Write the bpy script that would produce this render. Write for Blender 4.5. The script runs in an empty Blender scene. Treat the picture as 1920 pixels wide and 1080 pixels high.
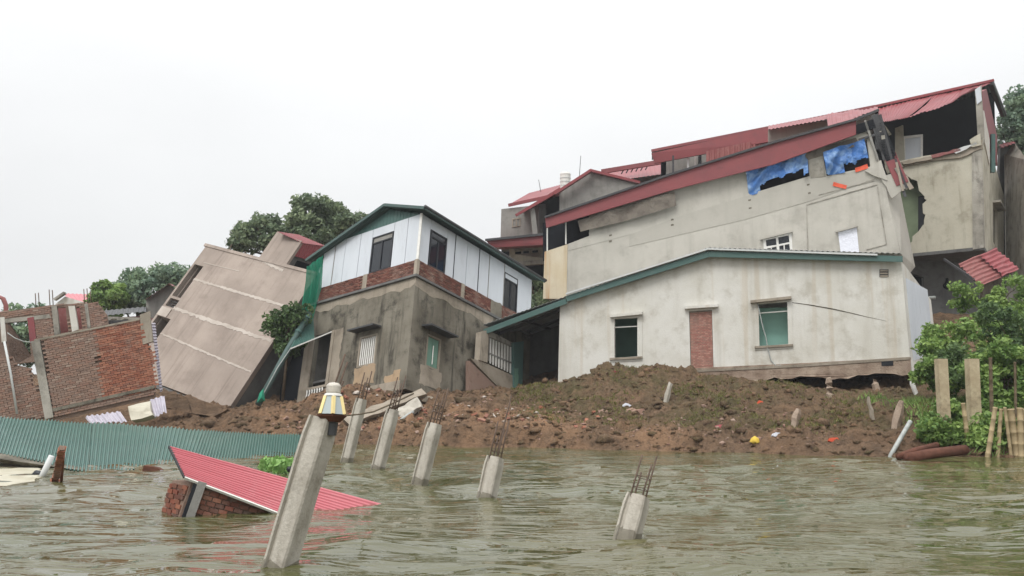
import bpy, bmesh, math, random
import numpy as np
from mathutils import Vector, Matrix
from mathutils.geometry import tessellate_polygon
random.seed(7); RNG = np.random.default_rng(11)
S = bpy.context.scene
COL = S.collection
# ---------------------------------------------------------------- camera
FPX = 960 / math.tan(math.radians(30)); PITCH = math.atan(220 / FPX); CAM = Vector((0, 0, 1.35))
cd = bpy.data.cameras.new('camera'); co = bpy.data.objects.new('camera', cd); COL.objects.link(co)
co.location = CAM; co.rotation_euler = (math.radians(90) + PITCH, 0, 0)
cd.sensor_fit = 'HORIZONTAL'; cd.angle = math.radians(60); cd.clip_end = 2000
S.camera = co
# ---------------------------------------------------------------- sky, sun, exposure
SUN_EL, SUN_AZ = math.radians(52), math.radians(-28)      # azimuth measured from straight behind the camera
sd = Vector((-math.sin(-SUN_AZ) * math.cos(SUN_EL), -math.cos(SUN_AZ) * math.cos(SUN_EL), math.sin(SUN_EL)))
w = bpy.data.worlds.new('World'); S.world = w; w.use_nodes = True
wt = w.node_tree; wt.nodes.clear()
def wn(t): return wt.nodes.new(t)
sky = wn('ShaderNodeTexSky'); sky.sky_type = 'NISHITA'; sky.sun_disc = False
sky.sun_elevation = SUN_EL; sky.sun_rotation = math.atan2(sd.x, sd.y); sky.air_density = 1; sky.dust_density = 5
b1 = wn('ShaderNodeBackground'); b1.inputs[1].default_value = .1; wt.links.new(sky.outputs[0], b1.inputs[0])
tc = wn('ShaderNodeTexCoord'); sx = wn('ShaderNodeSeparateXYZ'); wt.links.new(tc.outputs['Generated'], sx.inputs[0])
mr = wn('ShaderNodeMapRange'); mr.inputs[1].default_value = 0; mr.inputs[2].default_value = 1    # overcast: brighter towards the zenith
mr.inputs[3].default_value = .8; mr.inputs[4].default_value = 2.3
z2 = wn('ShaderNodeMath'); z2.operation = 'MULTIPLY'; wt.links.new(sx.outputs[2], z2.inputs[0]); wt.links.new(sx.outputs[2], z2.inputs[1]); wt.links.new(z2.outputs[0], mr.inputs[0])
cl = wn('ShaderNodeTexNoise'); cl.inputs['Scale'].default_value = 2.2; cl.inputs['Detail'].default_value = 5; cl.inputs['Roughness'].default_value = .5
mp = wn('ShaderNodeMapping'); mp.inputs['Scale'].default_value = (1, 1, 2.4); wt.links.new(tc.outputs['Generated'], mp.inputs[0]); wt.links.new(mp.outputs[0], cl.inputs['Vector'])
m2 = wn('ShaderNodeMapRange'); m2.inputs[1].default_value = .3; m2.inputs[2].default_value = .7; m2.inputs[3].default_value = .94; m2.inputs[4].default_value = 1.03
wt.links.new(cl.outputs[0], m2.inputs[0])
mu = wn('ShaderNodeMath'); mu.operation = 'MULTIPLY'; wt.links.new(mr.outputs[0], mu.inputs[0]); wt.links.new(m2.outputs[0], mu.inputs[1])
b2 = wn('ShaderNodeBackground'); b2.inputs[0].default_value = (.985, .995, 1, 1); wt.links.new(mu.outputs[0], b2.inputs[1])
ms = wn('ShaderNodeMixShader'); ms.inputs[0].default_value = .95; wt.links.new(b1.outputs[0], ms.inputs[1]); wt.links.new(b2.outputs[0], ms.inputs[2])
wo = wn('ShaderNodeOutputWorld'); wt.links.new(ms.outputs[0], wo.inputs[0])
sl = bpy.data.lights.new('sun', 'SUN'); sl.energy = 1.5; sl.angle = math.radians(25); sl.color = (1, .98, .95)
so = bpy.data.objects.new('sun', sl); COL.objects.link(so); so.rotation_euler = sd.to_track_quat('Z', 'Y').to_euler(); so.location = (0, -10, 30)
S.view_settings.view_transform = 'Standard'; S.view_settings.look = 'None'; S.view_settings.gamma = 1
S.view_settings.exposure = .16; S.view_settings.use_curve_mapping = False
# ---------------------------------------------------------------- geometry helpers
CP, SP = math.cos(PITCH), math.sin(PITCH)
def ray(u, v):
    x = (u - 960) / FPX; z = (540 - v) / FPX
    return Vector((x, CP - z * SP, SP + z * CP))
def at(u, v, Y):
    r = ray(u, v); return CAM + r * (Y / r.y)
def onwater(u, v, z=0.0):
    r = ray(u, v); return CAM + r * ((z - CAM.z) / r.z)
class Face:                      # a plane in the place, n pointing out of the wall
    def __init__(s, a, b, c):    # a->b along the wall, c somewhere above
        s.o = Vector(a); s.ex = (Vector(b) - s.o).normalized()
        up = Vector(c) - s.o; s.ez = (up - s.ex * up.dot(s.ex)).normalized(); s.n = s.ex.cross(s.ez)
        if s.n.dot(CAM - s.o) < 0: s.n = -s.n
    def h(s, u, v, off=0.0):     # where the sight line meets the plane (moved out by off)
        r = ray(u, v); return CAM + r * ((s.o + s.n * off - CAM).dot(s.n) / r.dot(s.n))
    def hs(s, pts, off=0.0): return [s.h(u, v, off) for u, v in pts]
class Frame:                     # a tilted house's own axes
    def __init__(s, o, R): s.o = Vector(o); s.R = Matrix(R)
    def __call__(s, x, y, z): return s.o + s.R @ Vector((x, y, z))
I3 = Matrix.Identity(3)
FR = {}
def thing(name, label, cat, base, R=None, group=None):
    o = bpy.data.objects.new(name, None); COL.objects.link(o); R = Matrix(R) if R is not None else I3
    o.matrix_world = Matrix.Translation(Vector(base)) @ R.to_4x4(); o.empty_display_size = .3
    o['label'] = label; o['category'] = cat
    if group: o['group'] = group
    FR[o.name] = (Vector(base), R); return o
def frame_of(p):
    return FR.get(p.name, (Vector((0, 0, 0)), I3)) if p else (Vector((0, 0, 0)), I3)
def mesh(name, vs, fs, m, parent=None, smooth=False, fix=True, base=None, kind=None, attr=None):
    if parent is not None: b, R = frame_of(parent)
    else: b, R = (Vector(base) if base is not None else Vector((0, 0, 0))), I3
    a = np.array([tuple(v) for v in vs], dtype=float) - np.array(b)
    a = a @ np.array(R)
    me = bpy.data.meshes.new(name); me.from_pydata(a.tolist(), [], [list(f) for f in fs])
    if fix:
        bm = bmesh.new(); bm.from_mesh(me); bmesh.ops.recalc_face_normals(bm, faces=bm.faces); bm.to_mesh(me); bm.free()
    if smooth: me.polygons.foreach_set('use_smooth', [True] * len(me.polygons))
    if attr:
        for k, d in attr.items():
            at_ = me.attributes.new(k, 'FLOAT', 'POINT'); at_.data.foreach_set('value', np.asarray(d, dtype=np.float32))
    me.materials.append(m); o = bpy.data.objects.new(name, me); COL.objects.link(o)
    if parent is not None: o.parent = parent; FR[o.name] = FR[parent.name]
    else: o.location = b; FR[o.name] = (b, I3)
    if kind: o['kind'] = kind
    return o
def tag(o, label, cat, group=None):
    o['label'] = label; o['category'] = cat
    if group: o['group'] = group
    return o
def wall_data(outer, holes, vec):
    loops = [[Vector(p) for p in outer]] + [[Vector(p) for p in h] for h in (holes or [])]
    tri = tessellate_polygon(loops); pts = [p for l in loops for p in l]; n = len(pts); vec = Vector(vec)
    vs = pts + [p + vec for p in pts]; fs = [tuple(t) for t in tri] + [tuple(i + n for i in reversed(t)) for t in tri]
    k = 0
    for l in loops:
        m = len(l)
        for i in range(m):
            a, b = k + i, k + (i + 1) % m; fs.append((a, b, b + n, a + n))
        k += m
    return vs, fs
def wall(name, outer, vec, m, parent=None, holes=None, **kw):
    vs, fs = wall_data(outer, holes, vec); return mesh(name, vs, fs, m, parent, **kw)
def box_data(o, a, b, c):
    o, a, b, c = Vector(o), Vector(a), Vector(b), Vector(c)
    vs = [o, o + a, o + a + b, o + b, o + c, o + a + c, o + a + b + c, o + b + c]
    return vs, [(0, 3, 2, 1), (4, 5, 6, 7), (0, 1, 5, 4), (1, 2, 6, 5), (2, 3, 7, 6), (3, 0, 4, 7)]
def box(name, o, a, b, c, m, parent=None, **kw):
    vs, fs = box_data(o, a, b, c); return mesh(name, vs, fs, m, parent, **kw)
def join(*ds):
    V, F_ = [], []
    for vs, fs in ds:
        k = len(V); V += list(vs); F_ += [tuple(i + k for i in f) for f in fs]
    return V, F_
def bar_data(p, q, wd, hd, up=(0, 0, 1)):
    p, q = Vector(p), Vector(q); d = (q - p); e = d.normalized(); u = Vector(up); s = e.cross(u)
    if s.length < 1e-4: s = e.cross(Vector((0, 1, 0)))
    s.normalize(); u = s.cross(e).normalized()
    return box_data(p - s * wd / 2 - u * hd / 2, d, s * wd, u * hd)
def bar(name, p, q, wd, hd, m, parent=None, up=(0, 0, 1), **kw):
    vs, fs = bar_data(p, q, wd, hd, up); return mesh(name, vs, fs, m, parent, **kw)
def tube_data(pts, r, n=6, cap=True):
    pts = [Vector(p) for p in pts]; rs = r if isinstance(r, (list, tuple)) else [r] * len(pts); vs, fs = [], []
    for i, p in enumerate(pts):
        d = (pts[min(i + 1, len(pts) - 1)] - pts[max(i - 1, 0)]).normalized()
        s = d.cross(Vector((0, 0, 1)));  s = d.cross(Vector((1, 0, 0))) if s.length < 1e-3 else s
        s.normalize(); t = s.cross(d)
        for k in range(n):
            a = 2 * math.pi * k / n; vs.append(p + (s * math.cos(a) + t * math.sin(a)) * rs[i])
    for i in range(len(pts) - 1):
        for k in range(n):
            a, b = i * n + k, i * n + (k + 1) % n; fs.append((a, b, b + n, a + n))
    if cap: fs += [tuple(range(n - 1, -1, -1)), tuple((len(pts) - 1) * n + k for k in range(n))]
    return vs, fs
def tube(name, pts, r, m, parent=None, n=6, smooth=True, **kw):
    vs, fs = tube_data(pts, r, n); return mesh(name, vs, fs, m, parent, smooth=smooth, **kw)
def jag(pts, amp, step, seed=1, closed=False, ax=None):
    rr = random.Random(seed); out = []; P = [Vector(p) for p in pts]; n = len(P)
    for i in range(n if closed else n - 1):
        a, b = P[i], P[(i + 1) % n]; k = max(1, int((b - a).length / step))
        for j in range(k):
            q = a.lerp(b, j / k)
            if j: q = q + ((ax[0] * rr.uniform(-1, 1) + ax[1] * rr.uniform(-1, 1)) * amp if ax else Vector((rr.uniform(-1, 1), rr.uniform(-.3, .3), rr.uniform(-1, 1))) * amp)
            out.append(q)
    if not closed: out.append(P[-1])
    return out
def corr_data(p00, p10, p11, p01, pitch, amp, nv=6, sag=0.0, wob=0.0, seed=0, thick=.006):
    p = [np.array(tuple(q)) for q in (p00, p10, p11, p01)]
    L = max(np.linalg.norm(p[1] - p[0]), np.linalg.norm(p[2] - p[3])); nu = max(2, int(round(L / pitch))) * 4
    u = np.linspace(0, 1, nu + 1)[None, :, None]; v = np.linspace(0, 1, nv + 1)[:, None, None]
    X = (p[0] * (1 - u) + p[1] * u) * (1 - v) + (p[3] * (1 - u) + p[2] * u) * v
    n = np.cross(p[1] - p[0], p[3] - p[0]); n /= np.linalg.norm(n)
    if n[2] < 0: n = -n
    prof = np.array([0, .92, 1, .08])[np.arange(nu + 1) % 4][None, :, None] - .5
    off = amp * prof - sag * 4 * v * (1 - v) * (.6 + .4 * np.sin(u * 5 + seed))
    if wob: off = off + wob * (fbm(u[..., 0] * 3 + seed + 0 * v[..., 0], v[..., 0] * 2 + seed * 1.7 + 0 * u[..., 0], 3)[..., None])
    X = X + n * off; m_ = (nu + 1)
    vs = [Vector(q) for q in X.reshape(-1, 3)]; fs = [(i * m_ + j, i * m_ + j + 1, (i + 1) * m_ + j + 1, (i + 1) * m_ + j) for i in range(nv) for j in range(nu)]
    if thick:
        k = len(vs); vs2 = [q - Vector(n) * thick for q in vs]; fs2 = [tuple(reversed([i + k for i in f])) for f in fs]
        rim = [(j, j + 1) for j in range(nu)] + [(nv * m_ + j + 1, nv * m_ + j) for j in range(nu)] + [((i + 1) * m_, i * m_) for i in range(nv)] + [(i * m_ + nu, (i + 1) * m_ + nu) for i in range(nv)]
        fs = fs + fs2 + [(b, a, a + k, b + k) for a, b in rim]; vs = vs + vs2
    return vs, fs
def corr(name, p00, p10, p11, p01, pitch, amp, m, parent=None, **kw):
    ck = {k: kw.pop(k) for k in ('nv', 'sag', 'wob', 'seed', 'thick') if k in kw}
    vs, fs = corr_data(p00, p10, p11, p01, pitch, amp, **ck); return mesh(name, vs, fs, m, parent, fix=False, **kw)
# numpy gradient noise
_perm = np.random.default_rng(3).permutation(512); _g = np.random.default_rng(4).uniform(0, 2 * np.pi, 512)
def pnoise(x, y):
    xi = np.floor(x).astype(int); yi = np.floor(y).astype(int); xf = x - xi; yf = y - yi
    def g(ix, iy, dx, dy):
        a = _g[_perm[(_perm[ix & 511] + iy) & 511]]; return np.cos(a) * dx + np.sin(a) * dy
    u = xf ** 3 * (xf * (xf * 6 - 15) + 10); v = yf ** 3 * (yf * (yf * 6 - 15) + 10)
    n00, n10, n01, n11 = g(xi, yi, xf, yf), g(xi + 1, yi, xf - 1, yf), g(xi, yi + 1, xf, yf - 1), g(xi + 1, yi + 1, xf - 1, yf - 1)
    return ((n00 * (1 - u) + n10 * u) * (1 - v) + (n01 * (1 - u) + n11 * u) * v) * 1.5
def fbm(x, y, o=4, ga=.5):
    s = 0; a = 1
    for i in range(o): s = s + a * pnoise(x * 2 ** i + 17.3 * i, y * 2 ** i - 9.1 * i); a *= ga
    return s
# ---------------------------------------------------------------- materials
def lin(r, g, b, k=1.0, sat=.95):
    m = .3 * r + .59 * g + .11 * b; q = [m + (c - m) * sat for c in (r, g, b)]
    return tuple(k * (((c / 255 + .055) / 1.055) ** 2.4) for c in q) + (1,)
class MT:
    def __init__(s, name, rough=.85, spec=.35):
        s.m = bpy.data.materials.new(name); s.m.use_nodes = True; s.t = s.m.node_tree; s.p = s.t.nodes['Principled BSDF']
        s.p.inputs['Roughness'].default_value = rough; s.p.inputs['Specular IOR Level'].default_value = spec
        s.oc = s.n('ShaderNodeTexCoord').outputs['Object']
    def n(s, t, ins=None, **a):
        d = s.t.nodes.new(t)
        for k, v in a.items(): setattr(d, k, v)
        for k, v in (ins or {}).items():
            if isinstance(v, bpy.types.NodeSocket): s.t.links.new(v, d.inputs[k])
            else: d.inputs[k].default_value = v
        return d
    def map(s, sc, loc=(0, 0, 0)): return s.n('ShaderNodeMapping', {'Vector': s.oc, 'Scale': sc, 'Location': loc}).outputs[0]
    def noise(s, scale, det=5, vec=None, rough=.6, dist=0.0):
        return s.n('ShaderNodeTexNoise', {'Vector': vec or s.oc, 'Scale': scale, 'Detail': det, 'Roughness': rough, 'Distortion': dist}).outputs['Fac']
    def ramp(s, f, a, b, lo=0.0, hi=1.0): return s.n('ShaderNodeMapRange', {0: f, 1: a, 2: b, 3: lo, 4: hi}, interpolation_type='SMOOTHSTEP').outputs[0]
    def mul(s, a, b): return s.n('ShaderNodeMath', {0: a, 1: b}, operation='MULTIPLY').outputs[0]
    def mix(s, f, a, b, mode='MIX'): return s.n('ShaderNodeMix', {0: f, 6: a, 7: b}, data_type='RGBA', blend_type=mode).outputs[2]
    def col(s, c): 
        if isinstance(c, bpy.types.NodeSocket): s.t.links.new(c, s.p.inputs['Base Color'])
        else: s.p.inputs['Base Color'].default_value = c
    def bump(s, h, st=.4, d=.02):
        b = s.n('ShaderNodeBump', {'Height': h, 'Strength': st, 'Distance': d}); s.t.links.new(b.outputs[0], s.p.inputs['Normal'])
    def rand(s): return s.n('ShaderNodeObjectInfo').outputs['Random']
def plaster(name, c1, c2, stain, amt=.6, streak=.5, sscale=(3.5, 3.5, .3), speck=.35, bump=.35, ns=.55, rough=.92, rust=None, loc=(0, 0, 0)):
    T = MT(name, rough, .25); v = T.map((1, 1, 1), loc)
    c = T.mix(T.ramp(T.noise(ns, 6, v), .35, .65), c1, c2)
    if amt: c = T.mix(T.mul(T.ramp(T.noise(ns * 2.3, 8, v, .68), .47, .72), amt), c, stain)
    if streak: c = T.mix(T.mul(T.ramp(T.noise(1, 6, T.map(sscale, loc), .6, .2), .5, .74), streak), c, stain)
    if rust: c = T.mix(T.mul(T.ramp(T.noise(1, 4, T.map((2.6, 2.6, .1), loc), .45), .57, .68), rust[1]), c, rust[0])
    if speck: c = T.mix(T.mul(T.ramp(T.noise(14, 6, v, .7), .6, .72), speck), c, stain)
    c = T.mix(T.ramp(T.noise(45, 3, v), .3, .7, .0, .22), c, T.mix(1.0, c, (.6, .6, .6, 1), 'MULTIPLY'))
    T.col(c); T.bump(T.noise(22, 7, v, .65), bump, .03); return T.m
def paint(name, c, dirt, amt=.4, rough=.45, spec=.4, fade=None, sc=.9, streak=(1.2, 1.2, 1.2)):
    T = MT(name, rough, spec); v = T.map(streak)
    k = T.mix(T.ramp(T.noise(sc, 6, v), .35, .7, 0, .6), c, fade or c)
    k = T.mix(T.mul(T.ramp(T.noise(sc * 3.5, 8, v, .7), .5, .75), amt), k, dirt); T.col(k)
    T.bump(T.noise(3, 3), .15, .02); return T.m
def plain(name, c, rough=.8, spec=.3, var=.25, sc=6.0, metal=0.0):
    T = MT(name, rough, spec); d = tuple(x * (1 - var) for x in c[:3]) + (1,); T.col(T.mix(T.ramp(T.noise(sc, 5), .3, .7), c, d))
    T.p.inputs['Metallic'].default_value = metal; T.bump(T.noise(sc * 4, 4), .2, .01); return T.m
def brickmat(name, cols, mort=.0):
    T = MT(name, .93, .2); a = T.n('ShaderNodeAttribute', attribute_name='rnd').outputs['Fac']
    r = T.n('ShaderNodeMath', {0: T.n('ShaderNodeMath', {0: a, 1: T.rand()}, operation='ADD').outputs[0]}, operation='FRACT').outputs[0]
    cr = T.n('ShaderNodeValToRGB', {0: r}); e = cr.color_ramp.elements; cr.color_ramp.interpolation = 'LINEAR'
    e[0].color = cols[0]; e[1].color = cols[-1]
    for i, c in enumerate(cols[1:-1]): x = e.new((i + 1) / (len(cols) - 1)); x.color = c
    g = T.n('ShaderNodeNewGeometry').outputs['Position']
    k = T.mix(T.ramp(T.noise(1.1, 7, g, .7), .48, .72, 0, .65), cr.outputs[0], lin(146, 128, 116))
    k = T.mix(T.ramp(T.noise(2.3, 5, g, .6), .55, .8, 0, .6), k, lin(84, 66, 56)); T.col(k); T.bump(T.noise(30, 4, g), .4, .01); return T.m
M = {}
M['conc_tan'] = plaster('tan_concrete', lin(168, 154, 143), lin(150, 137, 127), lin(120, 107, 98), .45, .6, (5, 5, .22), .15, .3, .4)
M['conc_seam'] = plaster('pale_seam', lin(194, 184, 174), lin(178, 167, 156), lin(150, 138, 126), .4, .2, bump=.8)
M['mould'] = plaster('mouldy_render', lin(128, 122, 109), lin(102, 96, 84), lin(48, 45, 39), .9, .85, (3.6, 3.6, .4), .5, .5, .6)
M['mould_pale'] = plaster('pale_render', lin(164, 153, 138), lin(144, 134, 119), lin(96, 86, 73), .55, .5, bump=.5)
M['ochre'] = plaster('ochre_render', lin(178, 150, 118), lin(160, 140, 116), lin(120, 104, 86), .5, .3)
M['white'] = plaster('white_render', lin(218, 216, 209), lin(208, 205, 195), lin(170, 163, 147), .6, .45, (1.6, 1.6, .14), .4, .35, .5, rust=(lin(186, 166, 136), .28))
M['plinth'] = plaster('worn_plinth', lin(176, 158, 140), lin(146, 126, 110), lin(104, 86, 72), .7, .2, speck=.6, bump=.9, ns=1.2)
M['beige'] = plaster('beige_render', lin(190, 186, 176), lin(180, 176, 166), lin(146, 141, 131), .5, .4, (1.5, 1.5, .16), .3, .3, .4)
M['beige_band'] = plaster('grey_beige_render', lin(180, 176, 166), lin(172, 168, 158), lin(150, 145, 135), .35, .2, (2, 2, .2), .12, .25, .35)
M['beige_rust'] = plaster('rust_streaked_render', lin(208, 196, 172), lin(200, 184, 154), lin(176, 150, 114), .3, .5, (3, 3, .15), .1, .25, .5, rust=(lin(190, 128, 66), .85))
M['cream_worn'] = plaster('worn_cream_render', lin(192, 187, 170), lin(182, 176, 158), lin(118, 110, 92), .5, .45, (2.2, 2.2, .3), .35, .4, .5)
M['grey_worn'] = plaster('weathered_grey', lin(176, 171, 160), lin(146, 141, 130), lin(84, 80, 74), .7, .7, (2.5, 2.5, .3), .4, .4, .6)
M['grey'] = plaster('grey_render', lin(150, 148, 142), lin(134, 132, 127), lin(98, 96, 92), .5, .5)
M['grey_dark'] = plaster('dark_grey_wall', lin(112, 112, 110), lin(98, 98, 97), lin(72, 70, 68), .5, .4, ns=.8)  # plain dark grey with random stains; also paints the toppled house's shaded side
M['stub'] = plaster('pile_concrete', lin(186, 180, 168), lin(166, 159, 147), lin(112, 104, 90), .5, .35, (8, 8, 1.2), .35, .4, 1.6)
M['white_trim'] = plain('white_trim', lin(222, 220, 214), .6, .3, .12)
M['teal_in'] = plain('teal_wall', lin(156, 204, 190), .85, .2, .1, 1.5)
M['green_in'] = plain('green_wall', lin(126, 140, 112), .9, .2, .2, 1.5)
M['white_panel'] = paint('white_panel', lin(198, 203, 209), lin(158, 160, 163), .28, .5, .35, lin(186, 191, 198), .6, (1.5, 1.5, .4))
M['green_metal'] = paint('green_metal', lin(70, 100, 95), lin(116, 126, 120), .3, .5)
M['green_dark'] = paint('dark_green_metal', lin(62, 84, 80), lin(90, 96, 92), .4, .55)
M['green_sheet'] = paint('green_sheet', lin(84, 132, 122, .62), lin(132, 160, 148, .62), .4, .35, .5, lin(98, 144, 132, .62), .35)
M['red_sheet'] = paint('red_sheet', lin(206, 112, 120, .85), lin(206, 150, 150, .85), .25, .38, .5, lin(196, 102, 112, .85), .6)
M['red_roof'] = paint('red_roof', lin(158, 72, 76, .8), lin(128, 88, 84, .8), .5, .45, .4, lin(140, 66, 70, .8), .8)
M['red_fascia'] = paint('red_fascia', lin(138, 72, 74), lin(106, 70, 70), .5, .6, .3, lin(120, 66, 70), .8)
M['red_dusty'] = paint('dusty_red_sheet', lin(156, 96, 92, .8), lin(176, 146, 136, .8), .5, .55, .3, lin(144, 78, 78, .8), 1.2)
M['grey_sheet'] = paint('grey_sheet', lin(198, 200, 198), lin(150, 148, 142), .4, .45)
M['steel_dark'] = plain('dark_steel', lin(66, 66, 68), .55, .4, .3)
M['frame_dark'] = plain('black_frame', lin(30, 33, 40), .45, .4, .2)
M['soffit'] = plain('dark_soffit', lin(150, 154, 160), .8, .2, .2, 2)
M['void'] = plain('shade_and_dark_parts', lin(32, 34, 39), .9, .1, .3, 1)  # near-black: interior shade put into colour; also dark beams and the emblem
T = MT('dark_glass', .06, .5); T.col(lin(24, 30, 38)); M['glass'] = T.m
M['mortar'] = plaster('mortar', lin(138, 116, 102), lin(122, 102, 90), lin(92, 76, 68), .5, .1, bump=.8, ns=2)
M['brick'] = brickmat('brick', [lin(152, 98, 78), lin(164, 110, 88), lin(142, 88, 70), lin(132, 92, 78), lin(168, 120, 98)])
M['brick_dull'] = brickmat('dull_brick', [lin(142, 116, 102), lin(132, 110, 98), lin(150, 120, 104), lin(138, 106, 92), lin(158, 138, 124)])
M['brick_band'] = brickmat('dark_brick', [lin(112, 70, 60), lin(96, 58, 50), lin(126, 84, 72), lin(80, 54, 48), lin(138, 104, 90)])
M['brick_door'] = brickmat('infill_brick', [lin(184, 132, 118), lin(170, 116, 104), lin(196, 150, 134), lin(164, 120, 110)])
M['stub_wet'] = plaster('wet_pile_concrete', lin(136, 130, 116), lin(120, 114, 100), lin(92, 86, 74), .5, .3, (8, 8, 1.2), .3, .3, 1.6, .5)
M['rebar'] = plain('rusty_rebar', lin(104, 86, 74), .8, .3, .4, 20)
M['rust'] = plain('rusty_pipe', lin(104, 66, 52), .85, .25, .4, 8)
M['pvc'] = plain('pale_pipe', lin(172, 176, 172), .5, .35, .3)
M['bamboo'] = plain('bamboo', lin(176, 156, 120), .7, .3, .35, 5)
M['bamboo_old'] = plain('old_bamboo', lin(110, 96, 76), .8, .2, .35, 5)
M['post'] = plaster('weathered_post', lin(190, 176, 146), lin(166, 150, 122), lin(104, 92, 72), .6, .3, ns=2)
T = MT('blue_tarp', .42, .4); f = T.noise(2.2, 5, dist=.8); T.col(T.mix(T.ramp(T.noise(.9, 3, dist=1.5), .42, .68), lin(62, 112, 178, 1, 1), lin(132, 164, 204, 1, 1))); T.bump(T.noise(2.2, 4, dist=1.6), .9, .15); M['tarp'] = T.m
T = MT('brown_tarp', .8, .2); T.col(T.mix(T.ramp(T.noise(1.2, 5), .4, .65), lin(122, 114, 104), lin(100, 92, 84))); T.bump(T.noise(2.2, 6, dist=1), .8, .12); M['tarp_brown'] = T.m
T = MT('white_plastic', .4, .4); T.col(lin(226, 228, 238)); T.bump(T.noise(9, 4, dist=1), .8, .05); M['plastic'] = T.m
M['orange'] = plain('orange_plastic', lin(232, 96, 66), .6, .3, .2)
M['yellow'] = plain('yellow_plastic', lin(208, 176, 60), .6, .3, .2)
M['lamp_yellow'] = plain('yellow_paint', lin(240, 218, 152), .5, .4, .1)
T = MT('solar_cell', .18, .6); T.col(lin(168, 178, 178)); M['solar'] = T.m
T = MT('clear_lens', .12, .6); T.col(lin(236, 228, 214)); T.p.inputs['Transmission Weight'].default_value = .55; M['lens'] = T.m
T = MT('green_net', .8, .2); T.col(lin(38, 138, 108))
_tr = T.n('ShaderNodeBsdfTransparent'); _mx = T.n('ShaderNodeMixShader', {0: .86}); T.t.links.new(_tr.outputs[0], _mx.inputs[1]); T.t.links.new(T.p.outputs[0], _mx.inputs[2])
T.t.links.new(_mx.outputs[0], T.t.nodes['Material Output'].inputs[0]); M['net'] = T.m
def leafmat(name, c1, c2, c3):
    T = MT(name, .55, .3); a = T.n('ShaderNodeAttribute', attribute_name='rnd').outputs['Fac']
    c = T.mix(T.ramp(a, .1, .9), c1, c2); c = T.mix(T.ramp(T.noise(.9, 4), .5, .7, 0, .7), c, c3); T.col(c)
    tl = T.n('ShaderNodeBsdfTranslucent', {'Color': c}); mx = T.n('ShaderNodeMixShader', {0: .3}); T.t.links.new(T.p.outputs[0], mx.inputs[1]); T.t.links.new(tl.outputs[0], mx.inputs[2])
    T.t.links.new(mx.outputs[0], T.t.nodes['Material Output'].inputs[0]); return T.m
M['leaf_tree'] = leafmat('tree_leaf', lin(94, 112, 86), lin(134, 148, 110), lin(104, 124, 94))
M['leaf_far'] = leafmat('far_leaf', lin(104, 128, 110), lin(136, 156, 126), lin(136, 160, 112))
M['leaf_dark'] = leafmat('dark_leaf', lin(66, 90, 56), lin(104, 128, 76), lin(82, 106, 64))
M['leaf_shrub'] = leafmat('shrub_leaf', lin(92, 124, 62), lin(146, 172, 92), lin(112, 142, 76))
M['leaf_weed'] = leafmat('weed_leaf', lin(116, 158, 84), lin(150, 188, 110), lin(128, 168, 92))
M['grass'] = leafmat('grass_blade', lin(98, 98, 52), lin(126, 124, 68), lin(104, 108, 54))
M['ribbed'] = paint('ribbed_pale_sheet', lin(196, 190, 200, .8), lin(150, 130, 140, .8), .5, .5, .3, lin(176, 172, 186, .8), 3)
M['bark'] = plain('bark', lin(92, 80, 66), .95, .1, .4, 6)
# ================================================================ SETTING
XN = [-80, -14, -10, -7, -4, 0, 4, 8, 12, 16, 22, 80]
SHORE = [31.5, 31.5, 31.5, 31.2, 30.8, 29.2, 26.8, 24.6, 22.9, 22.0, 21.5, 21.5]
TN = [-60, -3, -1, 0, .45, 1, 2, 4, 6, 8, 10, 13, 18, 24, 34, 400]
ZT = [[-3, -1.2, -.4, 0, .25, .35, .5, .9, 1.3, 1.7, 2.1, 2.5, 2.9, 3.2, 3.4, 3.5],
      [-3, -1.2, -.4, 0, .25, .35, .5, .9, 1.3, 1.7, 2.1, 2.5, 2.9, 3.2, 3.4, 3.5],
      [-3, -1.2, -.4, 0, .45, .75, .95, 1.05, 1.15, 1.3, 1.7, 2.3, 2.9, 3.2, 3.4, 3.5],
      [-3, -1.2, -.4, 0, .45, .62, .95, 1.55, 2.0, 2.2, 2.4, 2.6, 2.9, 3.2, 3.6, 4],
      [-3, -1.2, -.4, 0, .65, .8, 1.05, 1.75, 2.15, 2.3, 2.4, 2.6, 3.0, 3.4, 4, 4.5],
      [-3, -1.2, -.4, 0, .72, .86, 1.0, 1.25, 1.55, 1.85, 2.1, 2.5, 3.2, 4, 5, 5.5],
      [-3, -1.2, -.4, 0, .42, .52, .7, 1.1, 1.65, 2.15, 2.45, 2.7, 3.6, 4.6, 5.5, 6],
      [-3, -1.2, -.4, 0, .36, .46, .62, 1.02, 1.5, 2.0, 2.4, 2.5, 3.6, 5, 6, 7],
      [-3, -1.2, -.4, 0, .25, .4, .65, 1.05, 1.4, 1.65, 1.8, 1.95, 3.4, 5.4, 6.4, 7],
      [-3, -1.2, -.4, 0, .25, .4, .7, 1.1, 1.45, 1.7, 1.85, 2.1, 4.0, 5.9, 6.8, 7],
      [-3, -1.2, -.4, 0, .25, .4, .7, 1.3, 1.9, 2.4, 2.9, 3.6, 4.8, 6.0, 6.8, 7],
      [-3, -1.2, -.4, 0, .25, .4, .7, 1.3, 1.9, 2.4, 2.9, 3.6, 4.8, 6.0, 6.8, 7]]
ZT = np.array(ZT); SH = np.array(SHORE); XA = np.array(XN, float); TA = np.array(TN, float)
MOUNDS = [(3.9, 35.6, 1.5, .9, .55), (5.9, 35.0, 1.4, .9, .6), (-7.0, 34.4, 1.6, 1.0, .55), (-5.6, 33.8, 1.0, .8, .6), (1.2, 35.3, 1.6, 1.0, .35), (9.5, 33.0, 1.5, 1.2, .2)]
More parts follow.
